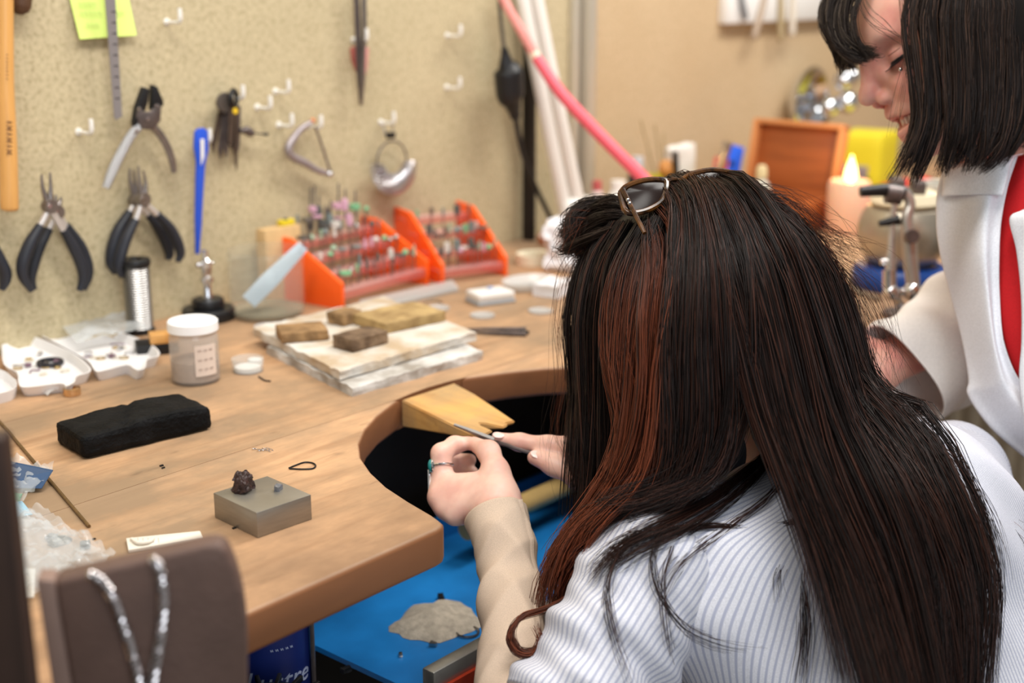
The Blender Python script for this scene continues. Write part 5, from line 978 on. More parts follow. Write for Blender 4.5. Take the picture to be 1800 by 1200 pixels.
# beige knitted sleeve on the near forearm, with a raised seam and a turned cuff
def knit_sleeve(path, rad, seed, name, tilt=None):
    nL, nA = 130, 72; C = spline(path, nL); T, N, Bn = frames(C, up=tuple(-FWD)); rr = np.interp(np.linspace(0, 1, nL), np.linspace(0, 1, len(rad)), rad); V = []
    L = np.linalg.norm(np.diff(C, axis=0), axis=1).sum()
    for i in range(nL):
        t = i / (nL - 1)
        for j in range(nA):
            an = 2 * math.pi * j / nA; d = math.cos(an) * N[i] + math.sin(an) * Bn[i]; env = min(1, t * 7)
            w = (.0016 * (1 - 2 * abs(math.sin(t * 17 + 1.5 * math.sin(an + seed) + .8 * math.cos(2 * an)))) + .0012 * (1 - 2 * abs(math.sin(t * 26 + 2.3 * math.cos(an + 1 + seed)))) + .0007 * math.sin(t * 21 + an * 2)) * env
            ds = (an - 5.15 + .10 * math.sin(t * 9)) ; ds = (ds + math.pi) % (2 * math.pi) - math.pi; w += .0016 * math.exp(-(ds / .05) ** 2) - .0008 * math.exp(-((abs(ds) - .13) / .06) ** 2)
            sh = (tilt @ d) * .36 * rr[i] * max(0, 1 - t * 6) if tilt is not None else 0
            V.append(C[i] + d * (rr[i] + w) - T[i] * sh)
    V = np.array(V); F = [(i * nA + j, i * nA + (j + 1) % nA, (i + 1) * nA + (j + 1) % nA, (i + 1) * nA + j) for i in range(nL - 1) for j in range(nA)]; k0 = len(V); inn = []
    for i in range(4):
        b = V[i * 4 * nA:(i * 4 + 1) * nA]; c = b.mean(0); inn.append(c + (b - c) * .93)
    V = np.vstack([V] + inn); F += [(j, k0 + j, k0 + (j + 1) % nA, (j + 1) % nA) for j in range(nA)]
    for i in range(3): F += [(k0 + i * nA + j, k0 + (i + 1) * nA + j, k0 + (i + 1) * nA + (j + 1) % nA, k0 + i * nA + (j + 1) % nA) for j in range(nA)]
    return quadmesh(name, V, np.array(F), M_beige, girl)
knit_sleeve([PD(872, 908, 1.288), PD(886, 955, 1.268), PD(896, 1020, 1.245), PD(901, 1100, 1.205), PD(900, 1190, 1.165), PD(915, 1270, 1.125), EL + (SL - EL) * .06, EL + (SL - EL) * .30, EL + (SL - EL) * .62], [.0315, .0298, .0295, .0308, .0325, .036, .042, .043, .042], .4, 'knitted_sleeve')
knit_sleeve([WR + (ER - WR) * .05, WR + (ER - WR) * .4, WR + (ER - WR) * .8, ER], [.030, .031, .036, .042], 1.4, 'knitted_sleeve')
# trousers
Tf = cloth_field((.90, .14, .06), (1.38, .90, .66), .009); Tf.put(Inf(hips, .012), .05)
for s, kx in ((-1, 1.02), (1, 1.24)):
    hp = np.array([1.13 + s * .09, .36, .48]); kn = np.array([kx, .78, .50]); an = np.array([kx, .76, .13]); Tf.put(Cap(hp, kn, .088, .068), .04).put(Cap(kn, an, .066, .052), .03)
V, F = Tf.mesh(); quadmesh('trousers', relax(V, F), F, M_jean, girl)
r = thing('work_stool', 'dark round stool under the seated person', 'stool', (1.13, .33, 0)); mk('seat', xf(g_lathe([(0, .335), (.15, .335), (.165, .345), (.165, .362), (.15, .37), (0, .37)], 36), (1.13, .33, 0)), M_dark, r)
for k in range(4):
    t = k * math.pi / 2 + .7; mk('leg', g_tube([(1.13 + .11 * math.cos(t), .33 + .11 * math.sin(t), .34), (1.13 + .17 * math.cos(t), .33 + .17 * math.sin(t), 0)], .013, 10), M_steel, r)
# ring with turquoise and the file in the hands
ic = (PD(779, 852, 1.335) + PD(776, 797, 1.343) * 1.6) / 2.6; ia = unit(PD(776, 797, 1.343) - PD(779, 852, 1.335)); e1 = unit(np.cross(ia, -FWD)); e2 = np.cross(ia, e1)
r = thing('turquoise_ring', 'silver ring with a turquoise stone on the index finger', 'ring', tuple(ic)); mk('band', basis(g_torus(.0108, .0013, 36, 8), ic, e1, e2, ia), M_chrome, r)
sc_ = ic - RIGHT * .0105 - FWD * .003; mk('turquoise', basis(g_sphere(1, 18), sc_, ia * .0068, unit(np.cross(ia, -RIGHT)) * .0055, -RIGHT * .0038), mat('turquoise', (40, 128, 128), .25), r); mk('setting', basis(g_torus(.0062, .0010, 28, 8), sc_ + RIGHT * .001, ia * 1.08, unit(np.cross(ia, -RIGHT)) * .9, -RIGHT), M_chrome, r)
r = thing('bar_ring', 'silver bar-fronted ring on the folded middle finger', 'ring', tuple(PD(757, 845, 1.335))); mk('bar', g_tube([PD(754, 826, 1.338), PD(755, 862, 1.328)], .0019, 8), M_chrome, r); mk('band', basis(g_torus(.0105, .0011, 30, 8), PD(771, 848, 1.345), e1, e2, ia), M_chrome, r)
r = thing('needle_file', 'slim steel needle file held against the bench pin', 'file', tuple(PD(830, 764, 1.38))); mk('blade', g_tube([PD(798, 746, 1.370), PD(830, 758, 1.366), PD(868, 773, 1.362)], [.0014, .0024, .0028], 4, 10, up=tuple(UP), flat=.7), mat('file_steel', (120, 116, 112), .5, .6), r); mk('tang', g_tube([PD(868, 773, 1.372), PD(905, 787, 1.362), PD(945, 800, 1.355)], [.0026, .002, .002], 8, 10), M_dsteel, r)
tag(mk('silver_work', g_tube([PD(820, 771, 1.372), PD(828, 768, 1.378), PD(836, 772, 1.372)], .0018, 8, 10), M_silv), 'small silver piece pinched between finger and thumb', 'jewellery')
# ------------------------------------------------------------------ long hair
hp = [Inf(skull, .004)]; cloth_p = [Inf(chest, INF + .006), Inf(waist, INF + .012), CFp[3], CFp[4], CFp[5], SLV, SRV]
def onshirt(px, py, off=.009):
    t = np.arange(.85, 1.55, .001); P = CAM + ray(px, py)[None] * t[:, None]; v = np.min([q.d(P) for q in cloth_p], 0) - off; h = np.argmax(v < 0) if (v < 0).any() else np.argmin(v)
    return P[h]
DK, AU, BR = (31, 23, 21), (124, 64, 41), (74, 44, 34); M_ = 18; hairs = []
def add_hair(guides, n, clumps, base, alt, share, spread=.0035, tight=.75, wave=.005, thick=.007, lv=.18, r0=.00042, tipalt=0., coll=True, M=M_, grad=False):
    if coll: guides = [list(push(push(np.array(q), hp, .007), cloth_p, .016)) for q in guides]
    P = strands(guides, n, M, clumps, r_g, spread, tight, wave, thick, lv)
    if coll: P = push(P, hp + cloth_p, .0025)
    v, f = hair_tubes(P, r0 * r_g.uniform(.6, 1.25, len(P))); hairs.append((v, f, tints(len(P), M, r_g, base, alt, share, tipalt, grad)))
g = lambda *l: [PD(*q) for q in l]
# face-side hair, left
add_hair([g((1078, 400, 1.34), (1030, 450, 1.34), (1008, 540, 1.33), (1010, 660, 1.33), (1002, 760, 1.32), (1024, 870, 1.31)), g((1090, 400, 1.30), (1052, 450, 1.30), (1036, 560, 1.29), (1040, 700, 1.29), (1040, 850, 1.28), (1018, 980, 1.27)), g((1120, 400, 1.25), (1085, 460, 1.25), (1072, 560, 1.245), (1070, 700, 1.25), (1062, 850, 1.25), (1030, 990, 1.24))], 1300, 34, DK, BR, .2, lv=.4)
# auburn lock falling forward over the near shoulder
add_hair([g((1135, 395, 1.24), (1085, 480, 1.215), (1078, 620, 1.20), (1108, 760, 1.20), (1068, 880, 1.21), (1012, 990, 1.21), (1000, 1070, 1.21)), g((1160, 388, 1.22), (1130, 480, 1.19), (1115, 620, 1.175), (1130, 760, 1.175), (1090, 880, 1.18), (1030, 985, 1.185), (1010, 1075, 1.19)), g((1128, 352, 1.30), (1150, 352, 1.26), (1185, 380, 1.21), (1175, 480, 1.17), (1160, 620, 1.155), (1165, 770, 1.155), (1140, 880, 1.16), (1100, 960, 1.165), (1062, 1030, 1.17))], 2000, 40, DK, AU, .8, lv=.35, tipalt=.35, grad=True, wave=.009, spread=.0045)
# middle of the back of the head
add_hair([g((1130, 350, 1.30), (1155, 350, 1.26), (1185, 384, 1.21), (1175, 470, 1.175), (1165, 620, 1.15), (1170, 770, 1.15), (1140, 880, 1.16), (1080, 955, 1.17)), g((1160, 330, 1.31), (1185, 335, 1.27), (1215, 366, 1.205), (1225, 470, 1.16), (1225, 620, 1.14), (1230, 760, 1.145), (1195, 860, 1.15), (1120, 940, 1.16)), g((1190, 320, 1.32), (1215, 324, 1.28), (1250, 356, 1.205), (1275, 470, 1.16), (1282, 620, 1.14), (1280, 740, 1.15), (1250, 840, 1.15), (1170, 925, 1.15))], 2000, 46, DK, BR, .35, lv=.2)
# big mass down the back
add_hair([g((1190, 320, 1.32), (1215, 324, 1.28), (1250, 356, 1.205), (1285, 460, 1.16), (1318, 600, 1.14), (1352, 750, 1.13), (1400, 880, 1.10), (1450, 1010, 1.08), (1520, 1240, 1.02)), g((1205, 316, 1.33), (1240, 320, 1.29), (1280, 350, 1.22), (1325, 450, 1.175), (1370, 600, 1.155), (1412, 760, 1.14), (1470, 900, 1.11), (1530, 1040, 1.09), (1580, 1250, 1.04)), g((1220, 314, 1.34), (1260, 318, 1.31), (1305, 342, 1.25), (1370, 440, 1.20), (1425, 590, 1.19), (1472, 750, 1.18), (1535, 900, 1.15), (1590, 1050, 1.12), (1640, 1250, 1.08)), g((1235, 314, 1.35), (1275, 318, 1.33), (1320, 338, 1.29), (1400, 430, 1.25), (1455, 570, 1.235), (1495, 720, 1.22), (1555, 870, 1.19), (1625, 1020, 1.15), (1670, 1250, 1.11)), g((1245, 316, 1.36), (1285, 320, 1.345), (1330, 340, 1.32), (1420, 425, 1.30), (1482, 560, 1.285), (1525, 700, 1.265), (1590, 850, 1.235), (1668, 990, 1.19), (1715, 1110, 1.16), (1715, 1250, 1.14))], 5200, 90, DK, BR, .4, spread=.004, thick=.008, lv=.12)
# strands swept across the shirt
def lock(pxs, n, r0=.00022, spread=.0030, alt=BR, off=.009, ends=None):
    gd = [onshirt(x, y, off) for x, y in pxs]; gd2 = [p + RIGHT * .003 for p in gd]; add_hair([gd, gd2], int(n * .6), 3, DK, alt, .5, spread=spread, tight=.6, wave=.0015, thick=.0015, lv=.3, r0=r0, coll=False)
lock([(1110, 945), (1075, 985), (1062, 1040), (1078, 1120), (1108, 1210)], 46); lock([(1170, 925), (1146, 960), (1142, 1010), (1160, 1060), (1200, 1110), (1262, 1138), (1330, 1146)], 34); lock([(1180, 960), (1165, 1020), (1175, 1120), (1210, 1220)], 20, spread=.003)
lock([(1430, 905), (1350, 930), (1260, 925), (1160, 935), (1090, 960), (1040, 1000)], 120, spread=.003); lock([(1370, 780), (1320, 820), (1240, 880), (1150, 925), (1080, 965), (1030, 1020)], 200, spread=.004); lock([(1350, 810), (1290, 870), (1200, 930), (1120, 968), (1060, 1000)], 90, spread=.004); lock([(1400, 800), (1350, 870), (1270, 930), (1190, 990), (1150, 1060)], 40, spread=.003)
lock([(1345, 800), (1390, 860), (1420, 920), (1440, 1000), (1480, 1210)], 240, spread=.005); lock([(1420, 930), (1412, 1010), (1416, 1100), (1405, 1220)], 90, spread=.004); lock([(1424, 945), (1385, 975), (1366, 1010), (1364, 1060)], 24)
lock([(1600, 760), (1660, 800), (1700, 860), (1735, 930), (1748, 1010)], 60, spread=.008); lock([(1580, 745), (1640, 800), (1690, 880), (1720, 960)], 60, spread=.008)
# curl over the knitted sleeve
c1 = g((1000, 1050, 1.17), (960, 1072, 1.15), (915, 1088, 1.135), (896, 1120, 1.13), (910, 1148, 1.13), (938, 1150, 1.13), (950, 1128, 1.13), (940, 1105, 1.13)); c2 = [p + UP * .004 + RIGHT * .003 for p in c1]; add_hair([c1, c2], 90, 4, BR, AU, .8, spread=.0016, tight=.5, wave=.001, thick=.0012, lv=.4, coll=False, M=34)
# twisted knot at the front of the crown
kc = PD(1058, 408, 1.36); 
for k in range(9):
    t0_ = k / 9 * 6.28; pts = []
    for q in range(9):
        a = q / 8 * 4.4 + t0_; pts.append(kc + RIGHT * (.028 * math.cos(a) * (1.15 if math.cos(a) < 0 else .9)) + UP * (.022 * math.sin(a)) + FWD * (.018 * math.sin(a * .5 + t0_) - .012))
    add_hair([pts, [p + UP * .006 for p in pts]], 170, 6, DK, (58, 44, 38), .4, spread=.004, tight=.4, wave=.002, thick=.004, lv=.5, coll=False, M=12)
add_hair([g((1130, 380, 1.30), (1090, 362, 1.31), (1050, 365, 1.33), (1020, 395, 1.34), (1004, 430, 1.345)), g((1140, 400, 1.27), (1095, 400, 1.28), (1050, 415, 1.30), (1010, 438, 1.335), (1002, 436, 1.345))], 700, 20, DK, (58, 46, 40), .4, spread=.003, tight=.5, lv=.4, coll=False)
# fly-away hairs
for gd in (g((1040, 380, 1.33), (1000, 400, 1.33), (985, 440, 1.33), (1000, 470, 1.33)), g((1030, 430, 1.33), (1000, 470, 1.33), (992, 560, 1.33), (1004, 660, 1.33), (985, 760, 1.32), (1010, 850, 1.32)), g((1390, 380, 1.28), (1450, 410, 1.30), (1490, 430, 1.31), (1530, 450, 1.32)), g((1420, 420, 1.27), (1500, 500, 1.28), (1540, 600, 1.28), (1560, 680, 1.27)), g((1640, 820, 1.25), (1720, 900, 1.23), (1765, 980, 1.22), (1770, 1090, 1.2)), g((1300, 330, 1.28), (1380, 345, 1.28), (1450, 400, 1.28), (1500, 470, 1.28))):
    add_hair([gd, [p + RIGHT * .012 - UP * .008 for p in gd]], 70, 30, DK, AU, .4, spread=.008, tight=.1, wave=.010, thick=.007, lv=.6, r0=.00016, coll=False)
# dark mass beneath the strands
Hf = cloth_field((.86, .30, .70), (1.42, .86, 1.26), .0065); Hf.put(Inf(skull, .006), .01); Hf.put(Ell(kc + FWD * .004, (.030, .026, .024), np.array([RIGHT, UP, FWD])), .015)
def under(pts, r, k=.02):
    for i in range(len(pts) - 1): Hf.put(Cap(pts[i] + FWD * .026, pts[i + 1] + FWD * .026, r[min(i, len(r) - 1)], r[min(i + 1, len(r) - 1)]), k)
under(g((1140, 430, 1.26), (1120, 600, 1.23), (1135, 760, 1.22), (1095, 880, 1.22)), [.026, .026, .022, .010]); under(g((1190, 450, 1.23), (1200, 620, 1.20), (1200, 760, 1.19), (1160, 860, 1.18)), [.034, .028, .022, .008])
for px, dd in ((0, 0), (50, .02), (105, .05), (150, .085)): under(g((1275 + px * .6, 460, 1.21 + dd * .7), (1335 + px * .9, 620, 1.18 + dd), (1385 + px * .9, 760, 1.17 + dd), (1445 + px * .9, 900, 1.15 + dd), (1505 + px * .9, 1040, 1.12 + dd), (1560 + px * .8, 1240, 1.08 + dd)), [.028, .026, .022, .018, .015, .013])
V, F = Hf.mesh(); hairs.append((V, F, np.tile(np.array(lin((17, 13, 13))), (len(V), 1))))
hair_object('hair', hairs, girl, 'long dark brown hair with auburn lengths and a twisted knot')
# ------------------------------------------------------------------ sunglasses pushed up on the crown
gs = lambda *l: [PD(*q) - FWD * .016 + UP * .005 for q in l]
M_tort = mat('tortoise_shell', (92, 56, 22), .18, var=.8, vscale=90, rgb2=(24, 15, 9)); M_lens = mat('dark_lens', (26, 15, 12), .2, spec=.12)
r = thing('sunglasses', 'tortoiseshell sunglasses pushed up on the dark hair', 'sunglasses', tuple(PD(1180, 370, 1.24)))
rimL = gs((1088, 352, 1.25), (1100, 340, 1.252), (1130, 330, 1.258), (1164, 330, 1.264), (1168, 345, 1.256), (1158, 368, 1.246), (1128, 384, 1.238), (1098, 384, 1.238)); mk('rim', g_tube(rimL, .0029, 8, 60, closed=True), M_tort, r)
mk('lens', (np.vstack([spline(rimL + [rimL[0]], 41)[:-1], [np.mean(rimL, 0) + UP * .003 - FWD * .003]]), [(i, (i + 1) % 40, 40) for i in range(40)]), M_lens, r)
rimR = gs((1194, 330, 1.268), (1215, 318, 1.275), (1250, 312, 1.283), (1282, 318, 1.29), (1286, 330, 1.285), (1262, 342, 1.272), (1225, 350, 1.262), (1200, 345, 1.262)); mk('rim', g_tube(rimR, .0029, 8, 60, closed=True), M_tort, r)
mk('lens', (np.vstack([spline(rimR + [rimR[0]], 41)[:-1], [np.mean(rimR, 0) + UP * .003 - FWD * .003]]), [(i, (i + 1) % 40, 40) for i in range(40)]), M_lens, r)
mk('bridge', g_tube(gs((1166, 334, 1.262), (1180, 328, 1.264), (1196, 332, 1.267)), .0022, 8, 10), M_tort, r)
mk('temple', g_tube(gs((1092, 346, 1.248), (1104, 370, 1.236), (1120, 402, 1.222), (1130, 422, 1.214)), [.0026, .0022, .0022, .002], 8, 16), M_tort, r); mk('temple', g_tube(gs((1284, 322, 1.288), (1318, 348, 1.27), (1345, 392, 1.245)), .0022, 8, 14), M_tort, r)
for x, y in ((1101, 364), (1104, 370), (1107, 377)): mk('hinge', xf(g_sphere(.0018, 8), tuple(PD(x, y, 1.233) - FWD * .016 + UP * .005)), M_chrome, r)
# ------------------------------------------------------------------ standing person leaning in
woman = thing('person', 'standing person with a dark bob and white coat leaning over to watch', 'person', (1.75, .15, 0))
TH_ = math.radians(20); WO = PD(1648, 130, 1.42); wf = -math.cos(TH_) * RIGHT - math.sin(TH_) * UP; wu = -math.sin(TH_) * RIGHT + math.cos(TH_) * UP; wl = -FWD
WA = np.array([wl, wu, wf]); L_ = lambda f, u, l=0.: WO + wf * f + wu * u + wl * l
E3 = lambda f, u, l, rf, ru, rl: Ell(L_(f, u, l), (rl, ru, rf), WA)
WN = PD(1815, 268, 1.49); WSL = PD(1935, 400, 1.40); WSR = WN + np.array([.76, .65, 0]) * .15 + np.array([.05, -.04, -.06])
WP_ = np.array([1.76, .16, .92]); CUF = PD(1592, 668, 1.53); WEL = PD(1765, 540, 1.64); WWR = PD(1535, 660, 1.54) + np.array([0, 0, .008]); WHD = PD(1450, 640, 1.54) + np.array([0, 0, .04])
lo = np.minimum(L_(.11, -.13, .09), L_(-.12, .16, -.09)) ; c_ = WO; B = Field([axis(1.20, 2.05, c_[0] - .125, c_[0] + .125, .0017, .0085), axis(-.05, .95, c_[1] - .125, c_[1] + .125, .0017, .0085), axis(-.02, 1.46, c_[2] - .125, c_[2] + .13, .0017, .0085)])
B.put(E3(-.020, .047, 0, .090, .098, .074), .02); B.put(E3(.014, -.002, 0, .046, .068, .052), .012); B.put(E3(.034, -.027, 0, .025, .024, .030), .012); B.put(E3(.012, -.045, 0, .038, .032, .046), .02); B.put(E3(.040, -.066, 0, .015, .014, .018), .015)
for l in (-1, 1): B.put(Cap(L_(.046, .052, 0), L_(.044, .052, l * .030), .013, .012), .015); B.put(E3(.032, -.004, l * .031, .022, .024, .018), .014); B.put(E3(.062, .028, l * .043, .026, .0175, .021), .012, neg=True); B.put(E3(.0385, .030, l * .031, .0142, .0142, .0142), .006)
B.put(Cap(L_(.062, .044), L_(.074, .010), .0075, .0088), .012).put(Ell(L_(.0775, .002), (.0098, .0095, .0105), WA), .008)
for l in (-1, 1): B.put(Ell(L_(.064, -.006, l * .0115), (.0068, .0075, .0095), WA), .006); B.put(Cap(L_(.066, -.0125, l * .006), L_(.061, -.012, l * .008), .0026, .0022), .003, neg=True)
B.put(Cap(L_(.048, -.022, -.022), L_(.0575, -.0225, 0), .007, .0075), .008).put(Cap(L_(.048, -.022, .022), L_(.0575, -.0225, 0), .007, .0075), .008)
B.put(Cap(L_(.040, -.046, -.020), L_(.0505, -.0465, 0), .0075, .0085), .008).put(Cap(L_(.040, -.046, .020), L_(.0505, -.0465, 0), .0075, .0085), .008)
B.put(Cap(L_(.044, -.033, -.027), L_(.062, -.0355, 0), .0058, .0078), .003, neg=True).put(Cap(L_(.044, -.033, .027), L_(.062, -.0355, 0), .0058, .0078), .003, neg=True)
B.put(Cap(L_(-.034, -.040), WN, .046, .054), .025)
T0 = PD(1905, 440, 1.60); wch = Cap(T0, WP_ + (0, 0, .14), .10, .12); B.put(Cap(WN, T0, .058, .08), .04); B.put(wch, .06).put(Cap(WP_ + (0, 0, .1), WP_, .13, .145), .05).put(Cap(WN, WSL, .06, .055), .05).put(Cap(WN, WSR, .06, .055), .05)
B.put(Cap(WSR, WEL, .046, .034), .03).put(Cap(WEL, WWR, .032, .025), .02).put(Cap(WWR, WHD, .027, .024), .02)
for k in range(4): B.put(Cap(WHD, WHD + unit(WHD - WWR) * .06 + np.array([0, 0, -.005]) + (RIGHT * .5 + FWD) * (.015 * (k - 1.5)), .011, .008), .006)
WEL2 = WSL + np.array([.16, -.10, -.20]); WWR2 = WEL2 + np.array([.16, .02, -.14]); B.put(Cap(WSL, WEL2, .046, .038), .03).put(Cap(WEL2, WWR2, .036, .026), .02).put(Cap(WWR2, WWR2 + (.06, .02, -.06), .028, .02), .02)
for s in (-1, 1):
    h_ = WP_ + np.array([.09 * s, -.03 * s, -.02]); B.put(Cap(h_, h_ + (0, -.02, -.43), .085, .055), .05).put(Cap(h_ + (0, -.02, -.43), h_ + (0, -.04, -.83), .054, .036), .03).put(Cap(h_ + (0, -.06, -.86), h_ + (-.05, .12, -.87), .034, .026), .03)
V, F = B.mesh(); V = relax(V, F, 2, .45); quadmesh('body', V, F, M_skin2, woman)
# mouth, eye, brow, stud
tv = []; 
mk('teeth', join(*[xf(g_box(.0062, .0040, .0085, .0012), (0, 0, 0)) if False else basis(g_box(.0058, .0035, .0085, .0012), L_(.0505 - (i - 3) ** 2 * .00085, -.0395, (i - 3) * .0061), wl, wf, wu) for i in range(7)]), mat('tooth_white', (236, 228, 214), .25), woman)
mk('lips', join(g_tube([L_(.042, -.0290, -.027), L_(.0565, -.0275, -.011), L_(.0600, -.0270, 0), L_(.0565, -.0275, .011), L_(.042, -.0290, .027)], [.001, .0028, .003, .0028, .001], 8, 24), g_tube([L_(.041, -.0375, -.026), L_(.051, -.0452, -.011), L_(.0545, -.0468, 0), L_(.051, -.0452, .011), L_(.041, -.0375, .026)], [.001, .0036, .0042, .0036, .001], 8, 24)), mat('lip_pink', (206, 118, 112), .4), woman)
for l in (-1, 1):
    ey = L_(.0385, .030, l * .031); R0 = .0146
    def lidpt(a, e, r=R0): return ey + r * (math.cos(e) * (math.cos(a) * wf + l * math.sin(a) * wl) + math.sin(e) * wu)
    mk('eyeball', basis(g_sphere(.0138, 20), ey, wl, wu, wf), mat('eye_white', (226, 220, 214), .2), woman)
    A_ = [math.radians(q) for q in (-50, -20, 10, 40, 65, 88)]; el = lambda a: math.radians(-24 + 16 * max(0, a / 1.5) ** 2)
    lash = [g_tube([lidpt(a, el(a)) for a in A_], [.0006, .0012, .0015, .0016, .0014, .0007], 6, 20), g_tube([lidpt(a, el(a) - .16) for a in A_[1:]], [.0004, .0007, .0007, .0006, .0003], 6, 18)]
    for k in range(30):
        a = math.radians(-45 + 130 * k / 29); d = unit(lidpt(a, el(a)) - ey); b = lidpt(a, el(a)); lash.append(g_tube([b, b + d * .0042 - wu * .0022, b + d * .0085 - wu * .0018 + wf * .001], [.00055, .0004, .00012], 4, 5))
    mk('eyelashes', join(*lash), M_black, woman); mk('lid_crease', g_tube([lidpt(a, el(a) + .62, .0142) for a in A_], .0006, 6, 18), mat('lid_shade', (176, 120, 106), .6), woman)
    br = [g_tube([L_(.0585 - .018 * t * t, .056 + .004 * (1 - t) + .001 * (k % 3), l * (.014 + .034 * t)), L_(.0585 - .018 * (t + .12) ** 2, .0585 + .003 * (1 - t) + .001 * (k % 3), l * (.014 + .034 * (t + .14)))], [.0006, .0002], 4, 3) for k, t in enumerate(np.linspace(0, .9, 40))]; mk('eyebrow', join(*br), mat('brow', (74, 56, 48), .6), woman)
tag(mk('face_stud', xf(g_sphere(.0022, 10), tuple(PD(1583, 122, 1.358))), M_chrome), 'tiny silver stud on the cheek below the eye', 'stud')
# white coat: right front panel, near panel, sleeve, back; red shirt beneath
def panel(Lp, Rp, name, m, fold=.006, fr=9., seed=0., th=.0022, nu=46, nv=70):
    A = spline([PD(*q) for q in Lp], nv); C = spline([PD(*q) for q in Rp], nv); V = []
    for i in range(nv):
        for j in range(nu):
            u = j / (nu - 1); t = i / (nv - 1); p = A[i] * (1 - u) + C[i] * u; e = math.sin(math.pi * u) ** .7; p = p + FWD * (fold * e * math.sin(u * fr + 1.6 * math.sin(t * 3.1 + seed) + seed) + .5 * fold * math.sin(t * 7 + u * 4 + seed)) - FWD * .018 * e; V.append(p)
    V = np.array(V); F = np.array([(i * nu + j, (i + 1) * nu + j, (i + 1) * nu + j + 1, i * nu + j + 1) for i in range(nv - 1) for j in range(nu - 1)]); n = len(V); V2 = V + FWD * th
    rim = [i * nu for i in range(nv)] + [(nv - 1) * nu + j for j in range(1, nu)] + [i * nu + nu - 1 for i in range(nv - 2, -1, -1)] + [j for j in range(nu - 2, 0, -1)]; R = np.array([(rim[k], rim[(k + 1) % len(rim)], n + rim[(k + 1) % len(rim)], n + rim[k]) for k in range(len(rim))])[:, ::-1]
    return quadmesh(name, np.vstack([V, V2]), np.vstack([F, F[:, ::-1] + n, R]), m, woman)
panel([(1662, 290, 1.45), (1651, 330, 1.45), (1649, 390, 1.45), (1656, 450, 1.45), (1672, 520, 1.45), (1690, 600, 1.445), (1700, 665, 1.44), (1700, 695, 1.44), (1742, 752, 1.43), (1805, 806, 1.42)], [(1786, 276, 1.40), (1768, 330, 1.395), (1758, 390, 1.39), (1757, 450, 1.385), (1760, 520, 1.385), (1768, 600, 1.38), (1790, 660, 1.38), (1815, 690, 1.38), (1850, 740, 1.38), (1880, 800, 1.38)], 'coat_front', M_coat, .011, 7.)
panel([(1800, 368, 1.37), (1776, 384, 1.37), (1786, 440, 1.37), (1794, 520, 1.37), (1796, 600, 1.37), (1794, 660, 1.37), (1800, 720, 1.37), (1812, 800, 1.38)], [(1900, 330, 1.36), (1920, 384, 1.35), (1930, 440, 1.35), (1930, 520, 1.35), (1930, 600, 1.35), (1930, 660, 1.35), (1930, 720, 1.35), (1930, 800, 1.36)], 'coat_front', M_coat, .006, 8., 2.)
panel([(1700, 296, 1.425), (1664, 300, 1.44), (1657, 345, 1.44)], [(1798, 270, 1.375), (1780, 284, 1.385), (1762, 345, 1.38)], 'coat_collar', M_coat, .003, 4., 1., nv=24)
panel([(1786, 276, 1.41), (1762, 330, 1.41), (1752, 400, 1.405), (1752, 480, 1.40), (1760, 570, 1.395), (1784, 650, 1.39), (1810, 690, 1.39)], [(1850, 262, 1.385), (1850, 330, 1.385), (1850, 400, 1.385), (1850, 480, 1.385), (1850, 570, 1.385), (1850, 650, 1.385), (1850, 700, 1.385)], 'red_shirt', M_redsh, .003, 6., 3.)
# coat sleeve, wide cuff open towards the wrist
def wide_sleeve(A, Z, r0, r1, name, cutdir=None):
    nL, nA = 80, 90; a = unit(Z - A); u = unit(np.cross(a, FWD)); v = np.cross(a, u); V = []; L = np.linalg.norm(Z - A)
    for i in range(nL):
        t = i / (nL - 1); r = r0 + (r1 - r0) * t
        for j in range(nA):
            an = 2 * math.pi * j / nA; d = math.cos(an) * u + .72 * math.sin(an) * v; w = .005 * math.sin(t * 9 + 2 * math.sin(an + .6)) + .004 * math.sin(an * 3 + t * 5) + .0025 * math.sin(t * 21 + an * 2); V.append(A + a * L * t + d * (r + w))
    V = np.array(V); F = [(i * nA + j, i * nA + (j + 1) % nA, (i + 1) * nA + (j + 1) % nA, (i + 1) * nA + j) for i in range(nL - 1) for j in range(nA)]; k0 = len(V); inn = []
    for i in range(12):
        b = V[(nL - 1 - i * 4) * nA:(nL - i * 4) * nA]; c = b.mean(0); inn.append(c + (b - c) * .965)
    V = np.vstack([V] + inn); F += [((nL - 1) * nA + j, (nL - 1) * nA + (j + 1) % nA, k0 + (j + 1) % nA, k0 + j) for j in range(nA)]
    for i in range(11): F += [(k0 + i * nA + j, k0 + i * nA + (j + 1) % nA, k0 + (i + 1) * nA + (j + 1) % nA, k0 + (i + 1) * nA + j) for j in range(nA)]
    return quadmesh(name, V, np.array(F), M_coat2, woman)
M_coat2 = cloth_mat('coat_sleeve_cotton', (240, 234, 228)); wide_sleeve(PD(1765, 520, 1.62), CUF, .072, .064, 'coat_sleeve'); wide_sleeve(WSL + (-.01, .01, .01), WWR2, .066, .056, 'coat_sleeve')
Kf = cloth_field((1.30, -.12, .40), (2.1, .62, 1.26), .014); Kf.put(Cap(T0 + RIGHT * .05 + FWD * .02, WP_ + (.03, -.04, .1), .115, .145), .05).put(Cap(WP_ + (.03, -.04, .1), WP_ + (.03, -.06, -.42), .155, .19), .06).put(Cap(T0 + RIGHT * .05, WSL + RIGHT * .05, .08, .066), .05)
V, F = Kf.mesh(); quadmesh('coat_back', relax(V, F), F, M_coat, woman)
